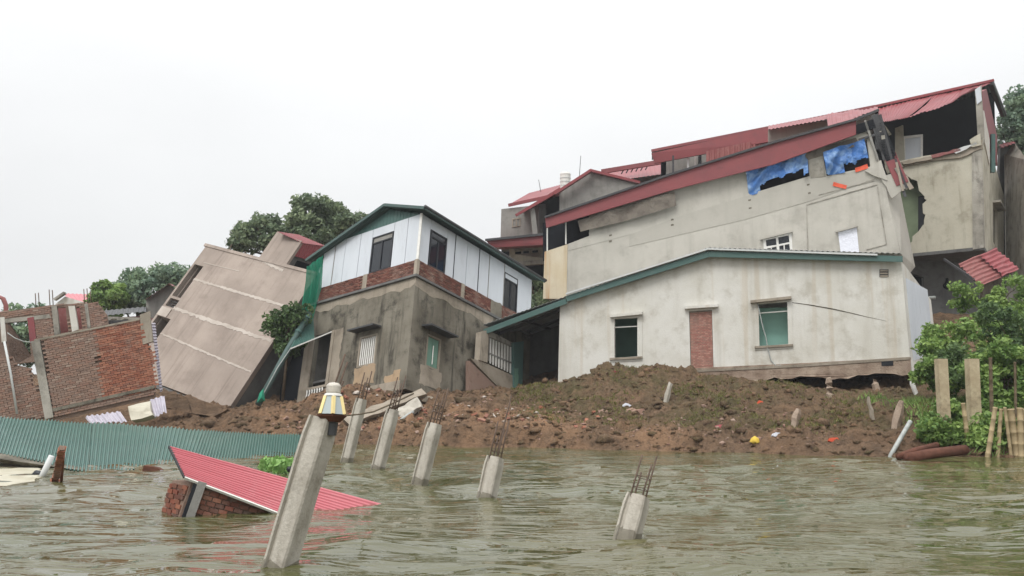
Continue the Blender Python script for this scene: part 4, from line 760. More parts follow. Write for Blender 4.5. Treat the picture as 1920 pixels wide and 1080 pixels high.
# ================================================================ unfinished brick shell on the left
A = Face(at(75, 700, 31.5), at(288, 690, 32.5), at(75, 600, 31.5)); ai = -A.n
ha = thing('brick_shell', 'unfinished red brick shell with grey columns and bare rebar', 'building', A.h(150, 782))
core = [(66, 637), (261, 598), (282, 655), (292, 745), (100, 790), (84, 785)]
wall('wall_core', A.hs(core, -.05), ai * .18, M['mortar'], ha)
O = A.h(84, 786); eu = (A.h(290, 740) - O).normalized(); ev = A.n.cross(eu); ev = ev if ev.z > 0 else -ev
import itertools
def inpoly(p, poly):
    x, y = p; r = False; j = len(poly) - 1
    for i in range(len(poly)):
        if (poly[i][1] > y) != (poly[j][1] > y) and x < (poly[j][0] - poly[i][0]) * (y - poly[i][1]) / (poly[j][1] - poly[i][1]) + poly[i][0]: r = not r
        j = i
    return r
def poly_uv(pts, F=A, O_=O, e1_=eu, e2_=ev): return [((F.h(*p) - O_).dot(e1_), (F.h(*p) - O_).dot(e2_)) for p in pts]
Lp = poly_uv([(80, 636), (176, 617), (196, 764), (98, 784)]); Rp = poly_uv([(176, 617), (264, 598), (288, 664), (295, 728), (196, 752)]); Bp = poly_uv([(104, 782), (102, 768), (291, 728), (291, 745)])
bricks(ha, O - eu * .2, eu, ev, A.n, 5.4, 4.2, .215, .078, M['brick_dull'], .03, lambda u, v: inpoly((u - .2, v), Lp), seed=4)
bricks(ha, O - eu * .2, eu, ev, A.n, 5.4, 4.2, .215, .078, M['brick'], .03, lambda u, v: inpoly((u - .2, v), Rp) and not inpoly((u - .2, v), Lp), ind=lambda u, v: u > 2.55, seed=5)
bricks(ha, O - eu * .2, eu, ev, A.n, 5.4, 4.2, .215, .078, M['brick_dull'], .02, lambda u, v: inpoly((u - .2, v), Bp) and not inpoly((u - .2, v), Rp), seed=6)
wall('ledge', A.hs([(98, 766), (290, 722), (290, 728), (98, 772)], .07), ai * .15, M['mould'], ha)
wall('coping', A.hs([(64, 636), (261, 597), (262, 600), (64, 640)], .05), ai * .25, M['mould_pale'], ha)
wall('column', A.hs([(58, 640), (74, 636), (100, 782), (84, 786)], .08), ai * .3, M['grey_worn'], ha)
wall('corner_block', jag(A.hs([(262, 590), (281, 583), (286, 640), (268, 646)], .04), .03, .3, 3, True), ai * .3, M['mould_pale'], ha)
# left part: lower broken wall, upper wall with beam
wall('wall_core', jag(A.hs([(-20, 670), (22, 668), (30, 684), (56, 690), (60, 722), (70, 722)], -.1), .05, .25, 8) + A.hs([(86, 786), (-20, 790)], -.1), ai * .2, M['mortar'], ha)
L2 = poly_uv([(-20, 672), (20, 670), (30, 687), (54, 693), (60, 724), (72, 724), (84, 784), (-20, 788)])
bricks(ha, O - eu * 3.0 - ai * -.08, eu, ev, A.n, 3.1, 4.2, .215, .078, M['brick_dull'], .03, lambda u, v: inpoly((u - 3.0, v), L2), seed=9)
A2 = Face(at(0, 620, 35.5), at(200, 605, 36.5), at(0, 560, 35.5)); a2 = -A2.n
wall('upper_wall', A2.hs([(-30, 590), (95, 572), (182, 567), (200, 590), (210, 660), (-30, 690)]), a2 * .2, M['mortar'], ha, [A2.hs([(14, 602), (52, 596), (58, 668), (18, 690)][:4]), A2.hs([(106, 577), (123, 576), (128, 622), (112, 625)]), A2.hs([(140, 577), (150, 576), (154, 616), (146, 618)])])
O2 = A2.h(-30, 692); eu2 = (A2.h(200, 652) - O2).normalized(); ev2 = A2.n.cross(eu2); ev2 = ev2 if ev2.z > 0 else -ev2
U1 = poly_uv([(-30, 590), (96, 572), (182, 567), (200, 600), (205, 640), (60, 660), (60, 590), (-30, 602)], A2, O2, eu2, ev2)
hol = [poly_uv(q_, A2, O2, eu2, ev2) for q_ in ([(95, 574), (128, 572), (132, 624), (104, 626)], [(130, 574), (152, 574), (156, 618), (136, 620)], [(55, 640), (55, 600), (62, 600), (62, 660)])]
bricks(ha, O2, eu2, ev2, A2.n, 5.6, 3.2, .215, .078, M['brick_dull'], .03, lambda u, v: inpoly((u, v), U1) and not any(inpoly((u, v), h_) for h_ in hol), seed=12)
wall('beam', A2.hs([(-30, 602), (92, 589), (96, 596), (-30, 610)], .04), a2 * .25, M['grey_worn'], ha)
for q_, m in (([(96, 573), (106, 572), (112, 626), (102, 628)], 'grey_worn'), ([(128, 574), (140, 573), (147, 618), (135, 622)], 'white'), ([(51, 596), (63, 594), (68, 640), (56, 642)], 'red_fascia'), ([(0, 595), (8, 594), (12, 640), (3, 642)], 'white'), ([(158, 570), (164, 569), (170, 614), (164, 616)], 'grey_worn')):
    wall('column', A2.hs(q_, .06), a2 * .2, M[m], ha)
wall('back_panel', [p + a2 * .8 for p in A2.hs([(96, 640), (160, 632), (160, 565), (96, 570)])], a2 * .1, M['red_dusty'], ha)
tube('hanging_cable', [A2.h(x, y, .3) for x, y in ((14, 624), (28, 634), (44, 640), (58, 642))], .02, M['pvc'], ha, 5)
tube('drain_pipe', [A.h(8, 640, .15), A.h(20, 700, .15), A.h(32, 776, .15)], .04, M['grey_sheet'], ha, 6)
for x, y, h_ in ((66, 574, 24), (72, 574, 25), (92, 571, 28), (98, 571, 27), (157, 568, 26), (163, 568, 27), (169, 568, 22)):
    tube('rebar', [A2.h(x + 2, y + 8, -.1), A2.h(x, y - h_, -.1)], .02, M['rebar'], ha, 5)
bar('rear_beam', at(170, 597, 38), at(262, 600, 38.5), .2, .2, M['grey_worn'], ha); bar('rear_beam', at(172, 605, 37), at(258, 603, 37.5), .15, .15, M['steel_dark'], ha)
for x in (176, 196, 214, 236): bar('rear_post', at(x, 640, 37.5), at(x - 1, 598, 37.6), .18, .18, M['mould'], ha)
# far houses on the left
def far_house(label, wp, Y, rp, wm, rm, extra=None):
    h = thing('far_house', label, 'house', at(wp[0][0], wp[0][1], Y)); wall('wall', [at(u, v, Y) for u, v in wp], Vector((-.6, 3, 0)), M[wm], h)
    corr('roof_sheet', *[at(u, v, Y + d) for u, v, d in rp], .3, .04, M[rm], h, nv=2); return h
h = far_house('small far house with faded red roof above the brick shell', [(104, 600), (180, 600), (176, 572), (122, 556), (104, 570)], 58, [(138, 568, 0), (182, 568, 0), (172, 552, 3), (118, 550, 3)], 'white', 'red_sheet')
bar('verge_trim', at(103, 562, 57.8), at(122, 549, 57.8), .3, .15, M['grey_worn'], h)
h = far_house('grey gable house half hidden behind the toppled house', [(274, 640), (334, 630), (332, 545), (316, 534), (274, 562)], 50, [(272, 562, -.5), (318, 531, -.5), (322, 533, 4), (280, 562, 4)], 'grey', 'red_roof')
corr('roof_sheet', at(316, 531, 49.5), at(340, 545, 49.5), at(344, 545, 54), at(322, 533, 54), .3, .04, M['red_roof'], h, nv=2)
h = far_house('long low dark red shed behind the brick shell', [(196, 612), (276, 606), (276, 592), (196, 596)], 46, [(193, 592, -.5), (274, 584, -.5), (274, 575, 4), (196, 582, 4)], 'red_fascia', 'steel_dark')
arch = tube('rusty_arch', [at(-14, 590, 40), at(-10, 566, 40), at(-2, 556, 40), at(6, 560, 40), at(11, 572, 40), at(12, 592, 40), at(12, 640, 40)], .1, M['red_dusty'], None, 6, base=at(0, 590, 40)); tag(arch, 'curved rusty red arch rising behind the brick shell', 'arch')
# ================================================================ VEGETATION
def leaf_cloud(centers, rad, per, size, rng, up=.35, elong=1.7):
    n = len(centers) * per; c = np.repeat(centers, per, 0); r = np.repeat(rad, per)
    d = rng.normal(size=(n, 3)); d /= np.linalg.norm(d, axis=1)[:, None]
    p = c + d * (r * rng.uniform(.35, 1, n) ** .6)[:, None] * np.array([1, 1, .75])
    nrm = rng.normal(size=(n, 3)) + d * .5; nrm[:, 2] += up; nrm /= np.linalg.norm(nrm, axis=1)[:, None]
    a = np.cross(nrm, rng.normal(size=(n, 3))); a /= np.linalg.norm(a, axis=1)[:, None]; b = np.cross(nrm, a)
    s = (size * rng.uniform(.6, 1.35, n))[:, None]
    V = np.stack([p - a * s * elong / 2, p + b * s * .5 + nrm * s * .1, p + a * s * elong / 2, p - b * s * .5 + nrm * s * .1], 1).reshape(-1, 3)
    F_ = np.arange(n * 4).reshape(n, 4)
    clump = np.repeat(rng.random(len(centers)), per)
    return V, F_, np.repeat(np.clip(.55 * clump + .45 * rng.random(n), 0, 1), 4)
def crown_mesh(name, V, F_, A_, m, parent):
    b, R = frame_of(parent); me = bpy.data.meshes.new(name); me.from_pydata((V - np.array(b)).tolist(), [], F_.tolist())
    at_ = me.attributes.new('rnd', 'FLOAT', 'POINT'); at_.data.foreach_set('value', A_.astype(np.float32)); me.materials.append(m)
    o = bpy.data.objects.new(name, me); COL.objects.link(o); o.parent = parent; return o
def tree(name, label, cat, base, ell, m, seed, nc=60, per=170, size=.17, trunk=.22, cl=.75, group=None, kindn=('trunk', 'crown')):
    """ell: list of (centre, radii) lobes"""
    rng = np.random.default_rng(seed); t = thing(name, label, cat, base, group=group); cs = []
    tot = sum(r[0] * r[2] for _, r in ell)
    for c_, r in ell:
        k = max(4, int(nc * r[0] * r[2] / tot)); d = rng.normal(size=(k, 3)); d /= np.linalg.norm(d, axis=1)[:, None]
        cs.append(np.array(tuple(c_)) + d * np.array(r) * (rng.uniform(.35, 1.0, k) ** .5)[:, None])
    cs = np.concatenate(cs); rad = cl * rng.uniform(.55, 1.2, len(cs))
    V, F_, A_ = leaf_cloud(cs, rad, per, size, rng); crown_mesh(kindn[1], V, F_, A_, m, t)
    ctr = cs.mean(0); D_ = []; base = Vector(base); top = Vector(ctr)
    mid = base.lerp(top, .55) + Vector((rng.uniform(-.3, .3), 0, 0))
    D_.append(tube_data([base - Vector((0, 0, .3)), mid, top], [trunk, trunk * .75, trunk * .35], 8))
    for q in cs[:: max(1, len(cs) // 16)]:
        s_ = base.lerp(top, rng.uniform(.45, .95)); q = Vector(q); D_.append(tube_data([s_, s_.lerp(q, .5) + Vector((0, 0, .15)), q], [trunk * .4, trunk * .25, trunk * .08], 5))
    vs, fs = join(*D_); mesh(kindn[0], vs, fs, M['bark'], t, smooth=True); return t
tree('broadleaf_tree', 'large dark green tree rising behind the toppled house', 'tree', (-14.3, 55, 3.5),
     [(at(u_, v_, 55 + d_), (r1, .9 * r1, r2)) for u_, v_, d_, r1, r2 in ((468, 432, 0, .95, .7), (500, 418, .6, .8, .6), (455, 456, -.4, .7, .6), (522, 452, .3, 1.2, .9), (562, 412, -.5, .9, .8), (592, 386, .2, 1.1, .55), (622, 402, .8, .9, .7), (652, 418, .2, .9, .5), (585, 446, .5, 2.0, 1.2), (668, 410, 0, .4, .25), (560, 380, .4, .35, .25))], M['leaf_tree'], 1, 300, 58, .17, .35, .5)
tree('broadleaf_tree', 'green tree glimpsed between the leaning house and the beige house', 'tree', at(1005, 640, 52), [(at(1008, 575, 52), (1.0, 1, 1.4)), (at(1000, 540, 52), (.8, .8, .8))], M['leaf_tree'], 12, 30, 110, .17, .2, .5)
tree('broadleaf_tree', 'bushy hazy tree behind the low red shed', 'tree', (-26.5, 60, 3.5), [(at(u_, v_, 60), (r1, r1, r2)) for u_, v_, r1, r2 in ((280, 555, 1.9, 1.3), (256, 512, .5, .5), (250, 535, 1.0, .8), (322, 515, 1.1, .6), (305, 505, .5, .35), (232, 560, 1.2, 1.0), (340, 530, .9, .7))], M['leaf_far'], 2, 170, 60, .17, .25, .62)
tree('broadleaf_tree', 'pale yellow green tree at the end of the brick shell', 'tree', (-29, 58, 3.5), [(at(205, 556, 58), (1.1, 1, .9)), (at(195, 580, 58), (.9, 1, .8))], M['leaf_shrub'], 3, 30, 150, .18, .18, .55)
tree('broadleaf_tree', 'green tree seen through the opening of the brick shell', 'tree', (-27.5, 52, 3.5), [(at(42, 625, 52), (1.8, 1.5, 1.6)), (at(20, 650, 52), (1.6, 1.5, 1.2))], M['leaf_far'], 4, 40, 130, .18, .18, .7)
tree('broadleaf_tree', 'tall leafy tree beyond the torn open house', 'tree', (31.5, 54, 6.5), [(at(1912, 250, 54), (1.5, 1.6, 1.7)), (at(1935, 215, 54), (1.6, 1.6, 1.6)), (at(1945, 300, 54), (1.8, 1.6, 2.2)), (at(1915, 185, 54), (.6, .6, .5))], M['leaf_far'], 5, 170, 62, .18, .3, .62)
tree('small_tree', 'small dark tree wedged between the toppled house and green downpipe', 'tree', at(530, 740, 37.8), [(at(538, 602, 38.2), (.8, .5, .6)), (at(514, 612, 38.2), (.45, .4, .4)), (at(540, 640, 38.1), (.6, .4, .6)), (at(556, 588, 38.2), (.5, .4, .5))], M['leaf_dark'], 6, 90, 48, .1, .07, .34)
SHR = [('dense green shrub on the bank beside the white house corner', 1775, 700, 28.5, .75, .8, .9, 'leaf_shrub'), ('tall pale leafed shrub in front of the fallen awning', 1880, 580, 31, 1.3, 1.0, 1.0, 'leaf_shrub'),
       ('dark shrub growing behind the concrete posts', 1840, 700, 27.5, 1.1, .9, 1.1, 'leaf_dark'), ('low shrub at the foot of the concrete posts', 1812, 790, 25.0, .8, .5, .55, 'leaf_shrub'),
       ('thick shrub behind the bamboo stakes', 1885, 720, 25.5, 1.0, .8, 1.1, 'leaf_shrub'), ('small bush hugging the rusty pipes', 1752, 815, 24.0, .4, .4, .3, 'leaf_shrub'),
       ('spreading shrub under the pale leafed shrub', 1850, 635, 29.5, 1.6, .9, .8, 'leaf_shrub'), ('shrub crowding against the white house side wall', 1768, 655, 31.5, .6, .6, .7, 'leaf_shrub'),
       ('shrub at the foot of the bamboo stakes', 1860, 815, 23.6, .9, .5, .5, 'leaf_shrub'), ('dark bush behind the last bamboo stakes', 1925, 650, 26, 1.2, .9, 1.6, 'leaf_dark')]
for i, (lb, u, v, Y, rx, ry, rz, m) in enumerate(SHR):
    c_ = at(u, v, Y); b_ = Vector((c_.x, c_.y, min(c_.z - rz * .6, gz(c_.x, c_.y))))
    rs_ = random.Random(i); lob = [(c_, (rx * .7, ry * .7, rz * .7))] + [(c_ + Vector((rs_.uniform(-1, 1) * rx, rs_.uniform(-.6, .6) * ry, rs_.uniform(-.8, 1.0) * rz)), (rx * rs_.uniform(.2, .45), ry * .4, rz * rs_.uniform(.15, .35))) for _ in range(8)]
    tree('shrub', lb, 'shrub', b_, lob, M[m], 20 + i, 100, 52, .085, .05, .27, group='shrubs on the right bank', kindn=('stem', 'foliage'))
# grass tufts on the bank (uncountable), mud clods, rubble crumbs
def blades(N, xr, tr, m, name, label, h, seed, mask):
    rng = np.random.default_rng(seed); x = rng.uniform(*xr, N * 3); t = rng.uniform(*tr, N * 3); y = np.interp(x, XA, SH) + t
    k = rng.random(N * 3) < mask(x, y, t); x, y = x[k][:N], y[k][:N]; z = ground(x, y) - .02; V, A_ = [], []
    nb = 5; n = len(x); X = np.repeat(x, nb) + rng.normal(0, .05, n * nb); Y = np.repeat(y, nb) + rng.normal(0, .05, n * nb); Z = np.repeat(z, nb)
    an = rng.uniform(0, 6.28, n * nb); L_ = h * rng.uniform(.5, 1.3, n * nb); lean = rng.normal(0, .5, (n * nb, 2)) * L_[:, None]; wd = .018
    P0 = np.stack([X - np.cos(an) * wd, Y - np.sin(an) * wd, Z], 1); P1 = np.stack([X + np.cos(an) * wd, Y + np.sin(an) * wd, Z], 1); P2 = np.stack([X + lean[:, 0], Y + lean[:, 1], Z + L_], 1)
    V = np.stack([P0, P1, P2], 1).reshape(-1, 3); F_ = np.arange(len(V)).reshape(-1, 3)
    me = bpy.data.meshes.new(name); me.from_pydata(V.tolist(), [], F_.tolist()); a_ = me.attributes.new('rnd', 'FLOAT', 'POINT'); a_.data.foreach_set('value', np.repeat(rng.random(len(F_)), 3).astype(np.float32))
    me.materials.append(m); o = bpy.data.objects.new(name, me); COL.objects.link(o); o['kind'] = 'stuff'; o['label'] = label; o['category'] = 'grass'
blades(3800, (0, 14), (1.5, 9.5), M['grass'], 'bank_grass', 'sparse olive grass clinging to the mud slope', .1, 3, lambda x, y, t: np.clip(.15 + 1.1 * fbm(x * .5, y * .6, 3), 0, 1))
blades(2600, (11.5, 18), (0.15, 7), M['leaf_shrub'], 'bank_weeds', 'leafy green weeds at the foot of the shrubs', .22, 4, lambda x, y, t: np.clip((x - 11) / 3, 0, 1) * .9)
def lumps(name, label, N, xr, tr, sz, m, seed, mask=None, cat='mud'):
    rng = np.random.default_rng(seed); x = rng.uniform(*xr, N); t = rng.uniform(0, 1, N) ** 1.2 * (tr[1] - tr[0]) + tr[0]; y = np.interp(x, XA, SH) + t
    if mask is not None: k = rng.random(N) < mask(x, y, t); x, y = x[k], y[k]
    z = ground(x, y); bm = bmesh.new(); bmesh.ops.create_icosphere(bm, subdivisions=1, radius=1); V0 = np.array([v.co[:] for v in bm.verts]); F0 = np.array([[v.index for v in f.verts] for f in bm.faces]); bm.free()
    n = len(x); s = sz * rng.lognormal(0, .55, n); V = V0[None] * (1 + rng.normal(0, .34, (n, len(V0), 1))) * (s[:, None, None] * np.array([1.2, 1, .7]) * rng.uniform(.7, 1.3, (n, 1, 3)))
    V = V + np.stack([x, y, z], 1)[:, None]; F_ = F0[None] + (np.arange(n) * len(V0))[:, None, None]
    me = bpy.data.meshes.new(name); me.from_pydata(V.reshape(-1, 3).tolist(), [], F_.reshape(-1, 3).tolist()); me.materials.append(m)
    if 'mud' in name: me.polygons.foreach_set('use_smooth', [True] * len(me.polygons))
    a_ = me.attributes.new('rnd', 'FLOAT', 'POINT'); a_.data.foreach_set('value', np.repeat(rng.random(n), len(V0)).astype(np.float32))
    for k_ in ('olive', 'clay'): q_ = me.attributes.new(k_, 'FLOAT', 'POINT'); q_.data.foreach_set('value', np.repeat(rng.random(n) * .8, len(V0)).astype(np.float32))
    o = bpy.data.objects.new(name, me); COL.objects.link(o); o['kind'] = 'stuff'; o['label'] = label; o['category'] = cat
lumps('mud_clods', 'loose brown mud clods scattered over the bank', 4200, (-13, 14), (.0, 10), .045, M['mud'], 5)
lumps('rubble_crumbs', 'small pale crumbs of brick and plaster on the mud below the houses', 700, (-9, 9), (.2, 5), .032, M['brick_dull'], 6, cat='rubble')
lumps('pale_rubble', 'broken plaster bits lying in front of the leaning house', 110, (-7, 1), (1, 4.5), .045, M['conc_seam'], 7, cat='rubble')
# ================================================================ DEBRIS in front of the leaning house
def chunk(name, label, pts, th, m, Y=None, cat='rubble', seed=1, amp=.04):
    P = [at(u, v, y_) for u, v, y_ in pts]; o = wall(name, jag(P, amp, .25, seed, True), th, M[m], None, base=P[0]); return tag(o, label, cat)
chunk('concrete_fragment', 'long broken concrete slab slanting down from the leaning house corner', [(640, 782, 31.8), (790, 728, 34.2), (800, 738, 34.0), (655, 796, 31.6)], (0, .25, -.12), 'mould_pale', seed=2, cat='slab')
chunk('concrete_fragment', 'square pale concrete slab fragment below the leaning house corner', [(742, 768, 32.6), (782, 744, 33.6), (790, 762, 33.0), (752, 786, 32.2)], (.05, .3, -.1), 'stub', seed=3, cat='slab')
chunk('concrete_fragment', 'dark slab edge wedged under the mouldy wall', [(668, 752, 33.6), (740, 728, 34.6), (742, 736, 34.4), (670, 762, 33.4)], (0, .4, -.1), 'mould', seed=4, cat='slab')
chunk('concrete_fragment', 'tilted ledge slab under the right side of the mouldy wall', [(800, 742, 34.2), (868, 764, 36.0), (866, 772, 35.8), (790, 752, 33.8)], (0, .4, -.08), 'mould_pale', seed=5, cat='slab')
tube_ = tube('white_pipe', [at(749, 790, 32), at(757, 783, 32.1), at(775, 772, 32.4)], .06, M['pvc'], None, 8, base=at(749, 790, 32)); tag(tube_, 'short white pipe poking out of the rubble', 'pipe')
# brick rubble, each brick a thing of its own
lab = 'loose red brick lying on the mud below the leaning house'
rr = random.Random(5)
vs, fs = box_data((-.11, -.055, -.035), (.22, 0, 0), (0, .11, 0), (0, 0, .07)); bme = bpy.data.meshes.new('loose_brick'); bme.from_pydata([tuple(v) for v in vs], [], fs); bme.materials.append(M['brick'])
for k in range(46):
    x = rr.uniform(-6.5, 3); y_ = float(np.interp(x, XA, SH)) + rr.uniform(.6, 4); o = bpy.data.objects.new('loose_brick', bme); COL.objects.link(o)
    o.location = (x, y_, gz(x, y_) + .03); o.rotation_euler = (rr.uniform(-.5, .5), rr.uniform(-.5, .5), rr.uniform(0, 3)); tag(o, lab, 'brick', 'loose bricks on the mud')
chunk('broken_footing', 'broken brown footing showing under the toppled house', [(300, 728, 34.6), (352, 746, 34.8), (360, 775, 34.2), (308, 765, 34)], (.05, .4, -.05), 'mud', seed=8, cat='slab')
chunk('broken_footing', 'darker broken footing beneath the toppled house corner', [(352, 742, 34.8), (425, 768, 35), (398, 782, 34.2), (360, 775, 34.2)], (.05, .4, -.05), 'mud', seed=9, cat='slab')
# concrete stubs sticking out of the bank
def stub(label, u0, v0, u1, v1, Y, w_, m='stub', name='concrete_stub', cat='stub'):
    p = ground_px(u0, v0); Y = p.y - .05; p, q = at(u0, v0, Y), at(u1, v1, Y); d = (q - p).normalized(); p = p - d * .35
    rs_ = random.Random(int(u0)); pts = [p.lerp(q, k / 5) + Vector((rs_.uniform(-.02, .02), 0, 0)) for k in range(6)]
    vs, fs = tube_data(pts, [w_ * .62 * (1 if k < 4 else (.92 if k == 4 else .62)) * rs_.uniform(.88, 1.1) for k in range(6)], 5)
    o = mesh(name, [v + Vector((rs_.uniform(-.015, .015), rs_.uniform(-.015, .015), rs_.uniform(-.03, .03))) for v in vs], fs, M[m], None, base=p); return tag(o, label, cat)
stub('pale concrete stub leaning out of the mud below the bricked doorway', 1248, 752, 1257, 718, 32, .17); stub('thin pale stub in the undercut below the white house', 1637, 784, 1628, 744, 29.5, .11, 'mould_pale')
stub('broad worn stub beside the undercut corner', 1680, 796, 1690, 752, 29, .2, 'plinth'); stub('white stub hanging in the dark gap under the house corner', 1716, 736, 1709, 712, 31.5, .14, 'white_trim')
stub('squat rubble stub halfway down the mud slope', 1491, 790, 1496, 766, 29.5, .2, 'plinth'); stub('mud covered stub under the broken plinth', 1556, 740, 1553, 708, 33, .24, 'plinth'); stub('short mud covered stub at the undercut', 1643, 732, 1640, 712, 32.5, .24, 'plinth')
cl_ = ground_px(1415, 830); V0, F0 = tube_data([cl_ + Vector((0, 0, -.1)), cl_ + Vector((0, 0, .02)), cl_ + Vector((.01, 0, .12)), cl_ + Vector((.02, 0, .17))], [.12, .14, .1, .04], 10)
tag(mesh('yellow_bag', [v + Vector((rr.uniform(-.015, .015),) * 3) for v in V0], F0, M['yellow'], None, smooth=True, base=cl_), 'small yellow plastic bag at the water edge', 'bag')
for k, (u, v, Y, m, lb) in enumerate(((1425, 755, 30.5, 'orange', 'orange scrap of plastic on the mud slope'), (1457, 815, 26.6, 'plastic', 'white plastic scrap on the lower mud above the yellow bag'), (1563, 824, 25.6, 'orange', 'pinkish scrap near the waterline below the undercut'), (1350, 800, 27.5, 'red_sheet', 'faded red rag on the clay below the doorway'), (1152, 698, 36.6, 'red_roof', 'red rag on the mound under the left window'), (1175, 760, 33, 'plastic', 'white scrap on the mud mound'))):
    p = ground_px(u, v); n_ = 7; P_ = [p + Vector((.16 * math.cos(a) * rr.uniform(.6, 1.2), -.02, .07 * math.sin(a) * rr.uniform(.6, 1.3))) for a in np.linspace(0, 6.28, n_ + 1)[:-1]]
    tag(wall('plastic_scrap', P_, (.01, .12, -.05), M[m], None, base=p), lb, 'scrap')
# pipes at the right water edge
p_ = onwater(1665, 857); tag(tube('pale_pipe', [p_ - Vector((.05, 0, .15)), at(1707, 790, p_.y + .6)], .06, M['pvc'], None, 8, base=p_), 'pale pipe standing slanted out of the water by the rusty pipes', 'pipe')
for k, (a, b, r_, lb) in enumerate((((1684, 857), (1745, 838), .08, 'thin rusty pipe lying at the water edge'), ((1700, 860), (1792, 846), .13, 'thick rusty pipe half buried at the water edge'))):
    p, q = at(*a, 22.6 - k * .2), at(*b, 23.2 - k * .2); tag(tube('rusty_pipe', [p, p.lerp(q, .5) + Vector((0, 0, .03)), q + (q - p) * .2], r_, M['rust'], None, 10, base=p), lb, 'pipe')
# posts and bamboo on the right bank
def post(label, u, v0, v1, Y, w_, lean=0): 
    p, q = at(u + lean, v1, Y), at(u, v0, Y); p = Vector((p.x, p.y, min(p.z, gz(p.x, p.y)) - .2)); t = bar('concrete_post', p, q, w_, w_, M['post'], None, up=(0, 1, 0), base=p); return tag(t, label, 'post')
post('weathered square concrete post beside the shrubs, nearest the white house', 1764, 673, 790, 23.9, .25, 6); post('weathered square concrete post in the middle of the shrubs', 1822, 673, 775, 24.2, .27, 3)
def bamboo(label, u0, v0, u1, v1, Y, r_, m='bamboo', group=None):
    q, p = at(u0, v0, Y), at(u1, v1, Y); p = p - (q - p).normalized() * .5; pts, rs = [], []; L_ = (q - p).length; n_ = max(3, int(L_ / .28))
    for i in range(n_ + 1):
        c_ = p.lerp(q, i / n_); d = (q - p).normalized()
        for o_, k_ in ((-.02, 1), (0, 1.18), (.02, 1)): pts.append(c_ + d * o_); rs.append(r_ * k_ * (1 - .15 * i / n_))
    t = tube('bamboo_stake', pts, rs, M[m], None, 8, base=p); return tag(t, label, 'stake', group)
bamboo('tall dark bamboo pole behind the stake row', 1857, 672, 1860, 800, 24.4, .055, 'bamboo_old'); bamboo('thin tall dark bamboo pole beyond the stake row', 1903, 680, 1905, 800, 24.6, .04, 'bamboo_old'); bamboo('single leaning bamboo stake apart from the row', 1806, 757, 1816, 838, 23.6, .065)
for k, (u0, v0, u1, v1, r_) in enumerate(((1866, 765, 1855, 835, .065), (1877, 768, 1872, 838, .055), (1884, 765, 1895, 850, .045), (1895, 768, 1904, 838, .1), (1912, 766, 1914, 840, .08), (1922, 768, 1922, 842, .06))):
    bamboo(['bamboo stake leaning outward at the post end of the row', 'upright slim bamboo stake, second in the row from the posts', 'thinnest bamboo stake crossing over its neighbour in the row', 'thickest bamboo stake in the row', 'stout bamboo stake just past the thickest one in the row', 'last bamboo stake at the far end of the row'][k], u0, v0, u1, v1, 22.9 + .1 * (k % 2), r_, group='bamboo stakes in a row')
# white corrugated strip, pale corrugated scraps at the foot of the brick shell
sg = thing('striped_sheet', 'narrow ribbed pale sheet standing against the brick shell edge', 'sheet', at(294, 735, 33.2)); corr('ribbed_sheet', at(284, 605, 33.6), at(300, 735, 33.2), at(305, 733, 33.3), at(291, 605, 33.7), .12, .05, M['ribbed'], sg, nv=2)
for k, (q, lb) in enumerate(((((160, 782, 29.6), (225, 770, 30), (238, 790, 29.4), (170, 794, 29.2)), 'striped pale ribbed sheet slumped below the brick shell'), (((280, 752, 31), (308, 741, 31.2), (312, 772, 30.6), (290, 782, 30.4)), 'pale ribbed sheet end beside the tan slab'))):
    s_ = thing('ribbed_scrap', lb, 'sheet', at(*q[3])); corr('ribbed_sheet', *[at(*p) for p in q], .16, .05, M['ribbed'], s_, nv=3, wob=.05, seed=k)
chunk('concrete_fragment', 'cream concrete slab lying between the pale ribbed sheets', [(240, 762, 30.6), (282, 752, 30.9), (286, 778, 30.3), (246, 788, 30.1)], (0, .4, -.1), 'cream_worn', seed=7, cat='slab')
# green netting, downpipe and canopy at the left of the leaning house
nq = [((606, 478), (576, 500)), ((604, 510), (574, 528)), ((602, 540), (568, 560)), ((596, 562), (562, 588)), ((588, 598), (560, 602))]
V, F_ = [], []
for i, (a, b) in enumerate(nq):
    for j in range(9): p = Vector(at(a[0], a[1], 39.3)).lerp(at(b[0], b[1], 38.7), j / 8); V.append(p + Vector((0, .12 * math.sin(j * 2.1 + i), 0)))
for i in range(len(nq) - 1):
    for j in range(8): F_.append((i * 9 + j, i * 9 + j + 1, (i + 1) * 9 + j + 1, (i + 1) * 9 + j))
tag(mesh('green_net', V, F_, M['net'], None, smooth=True, fix=False, base=V[0]), 'green safety netting hanging from the eave of the leaning house', 'net')
V = [at(482, 755, 35.2), at(497, 752, 35.2), at(494, 728, 35.3), at(486, 738, 35.3), at(490, 745, 35.0)]; tag(mesh('green_net', V, [(0, 1, 4), (1, 2, 4), (2, 3, 4), (3, 0, 4)], M['net'], None, fix=False, base=V[0]), 'scrap of green netting on the mud at the downpipe foot', 'net')
dp = thing('fallen_downpipe', 'long dark green pipe sloping down from the leaning house eave', 'pipe', at(484, 760, 35.4)); tube('pipe', [at(580, 588, 38.3), at(540, 655, 37.2), at(484, 758, 35.5)], .13, M['green_dark'], dp, 10)
for t_ in (.05, .25): q = at(580, 588, 38.3).lerp(at(540, 655, 37.2), t_ * 2); tube('pipe_collar', [q, q + (at(540, 655, 37.2) - q).normalized() * .1], .16, M['green_metal'], dp, 10)
tube('support_cable', [at(547, 650, 37.2), at(520, 690, 36.4), at(492, 742, 35.4)], .02, M['pvc'], dp, 5)
cn = thing('green_canopy', 'small green ribbed canopy over the open bay of the leaning house', 'canopy', at(570, 650, 37.5)); corr('canopy_sheet', at(545, 652, 37), at(590, 634, 38.2), at(588, 598, 39), at(572, 600, 38.4), .14, .03, M['green_sheet'], cn, nv=2)
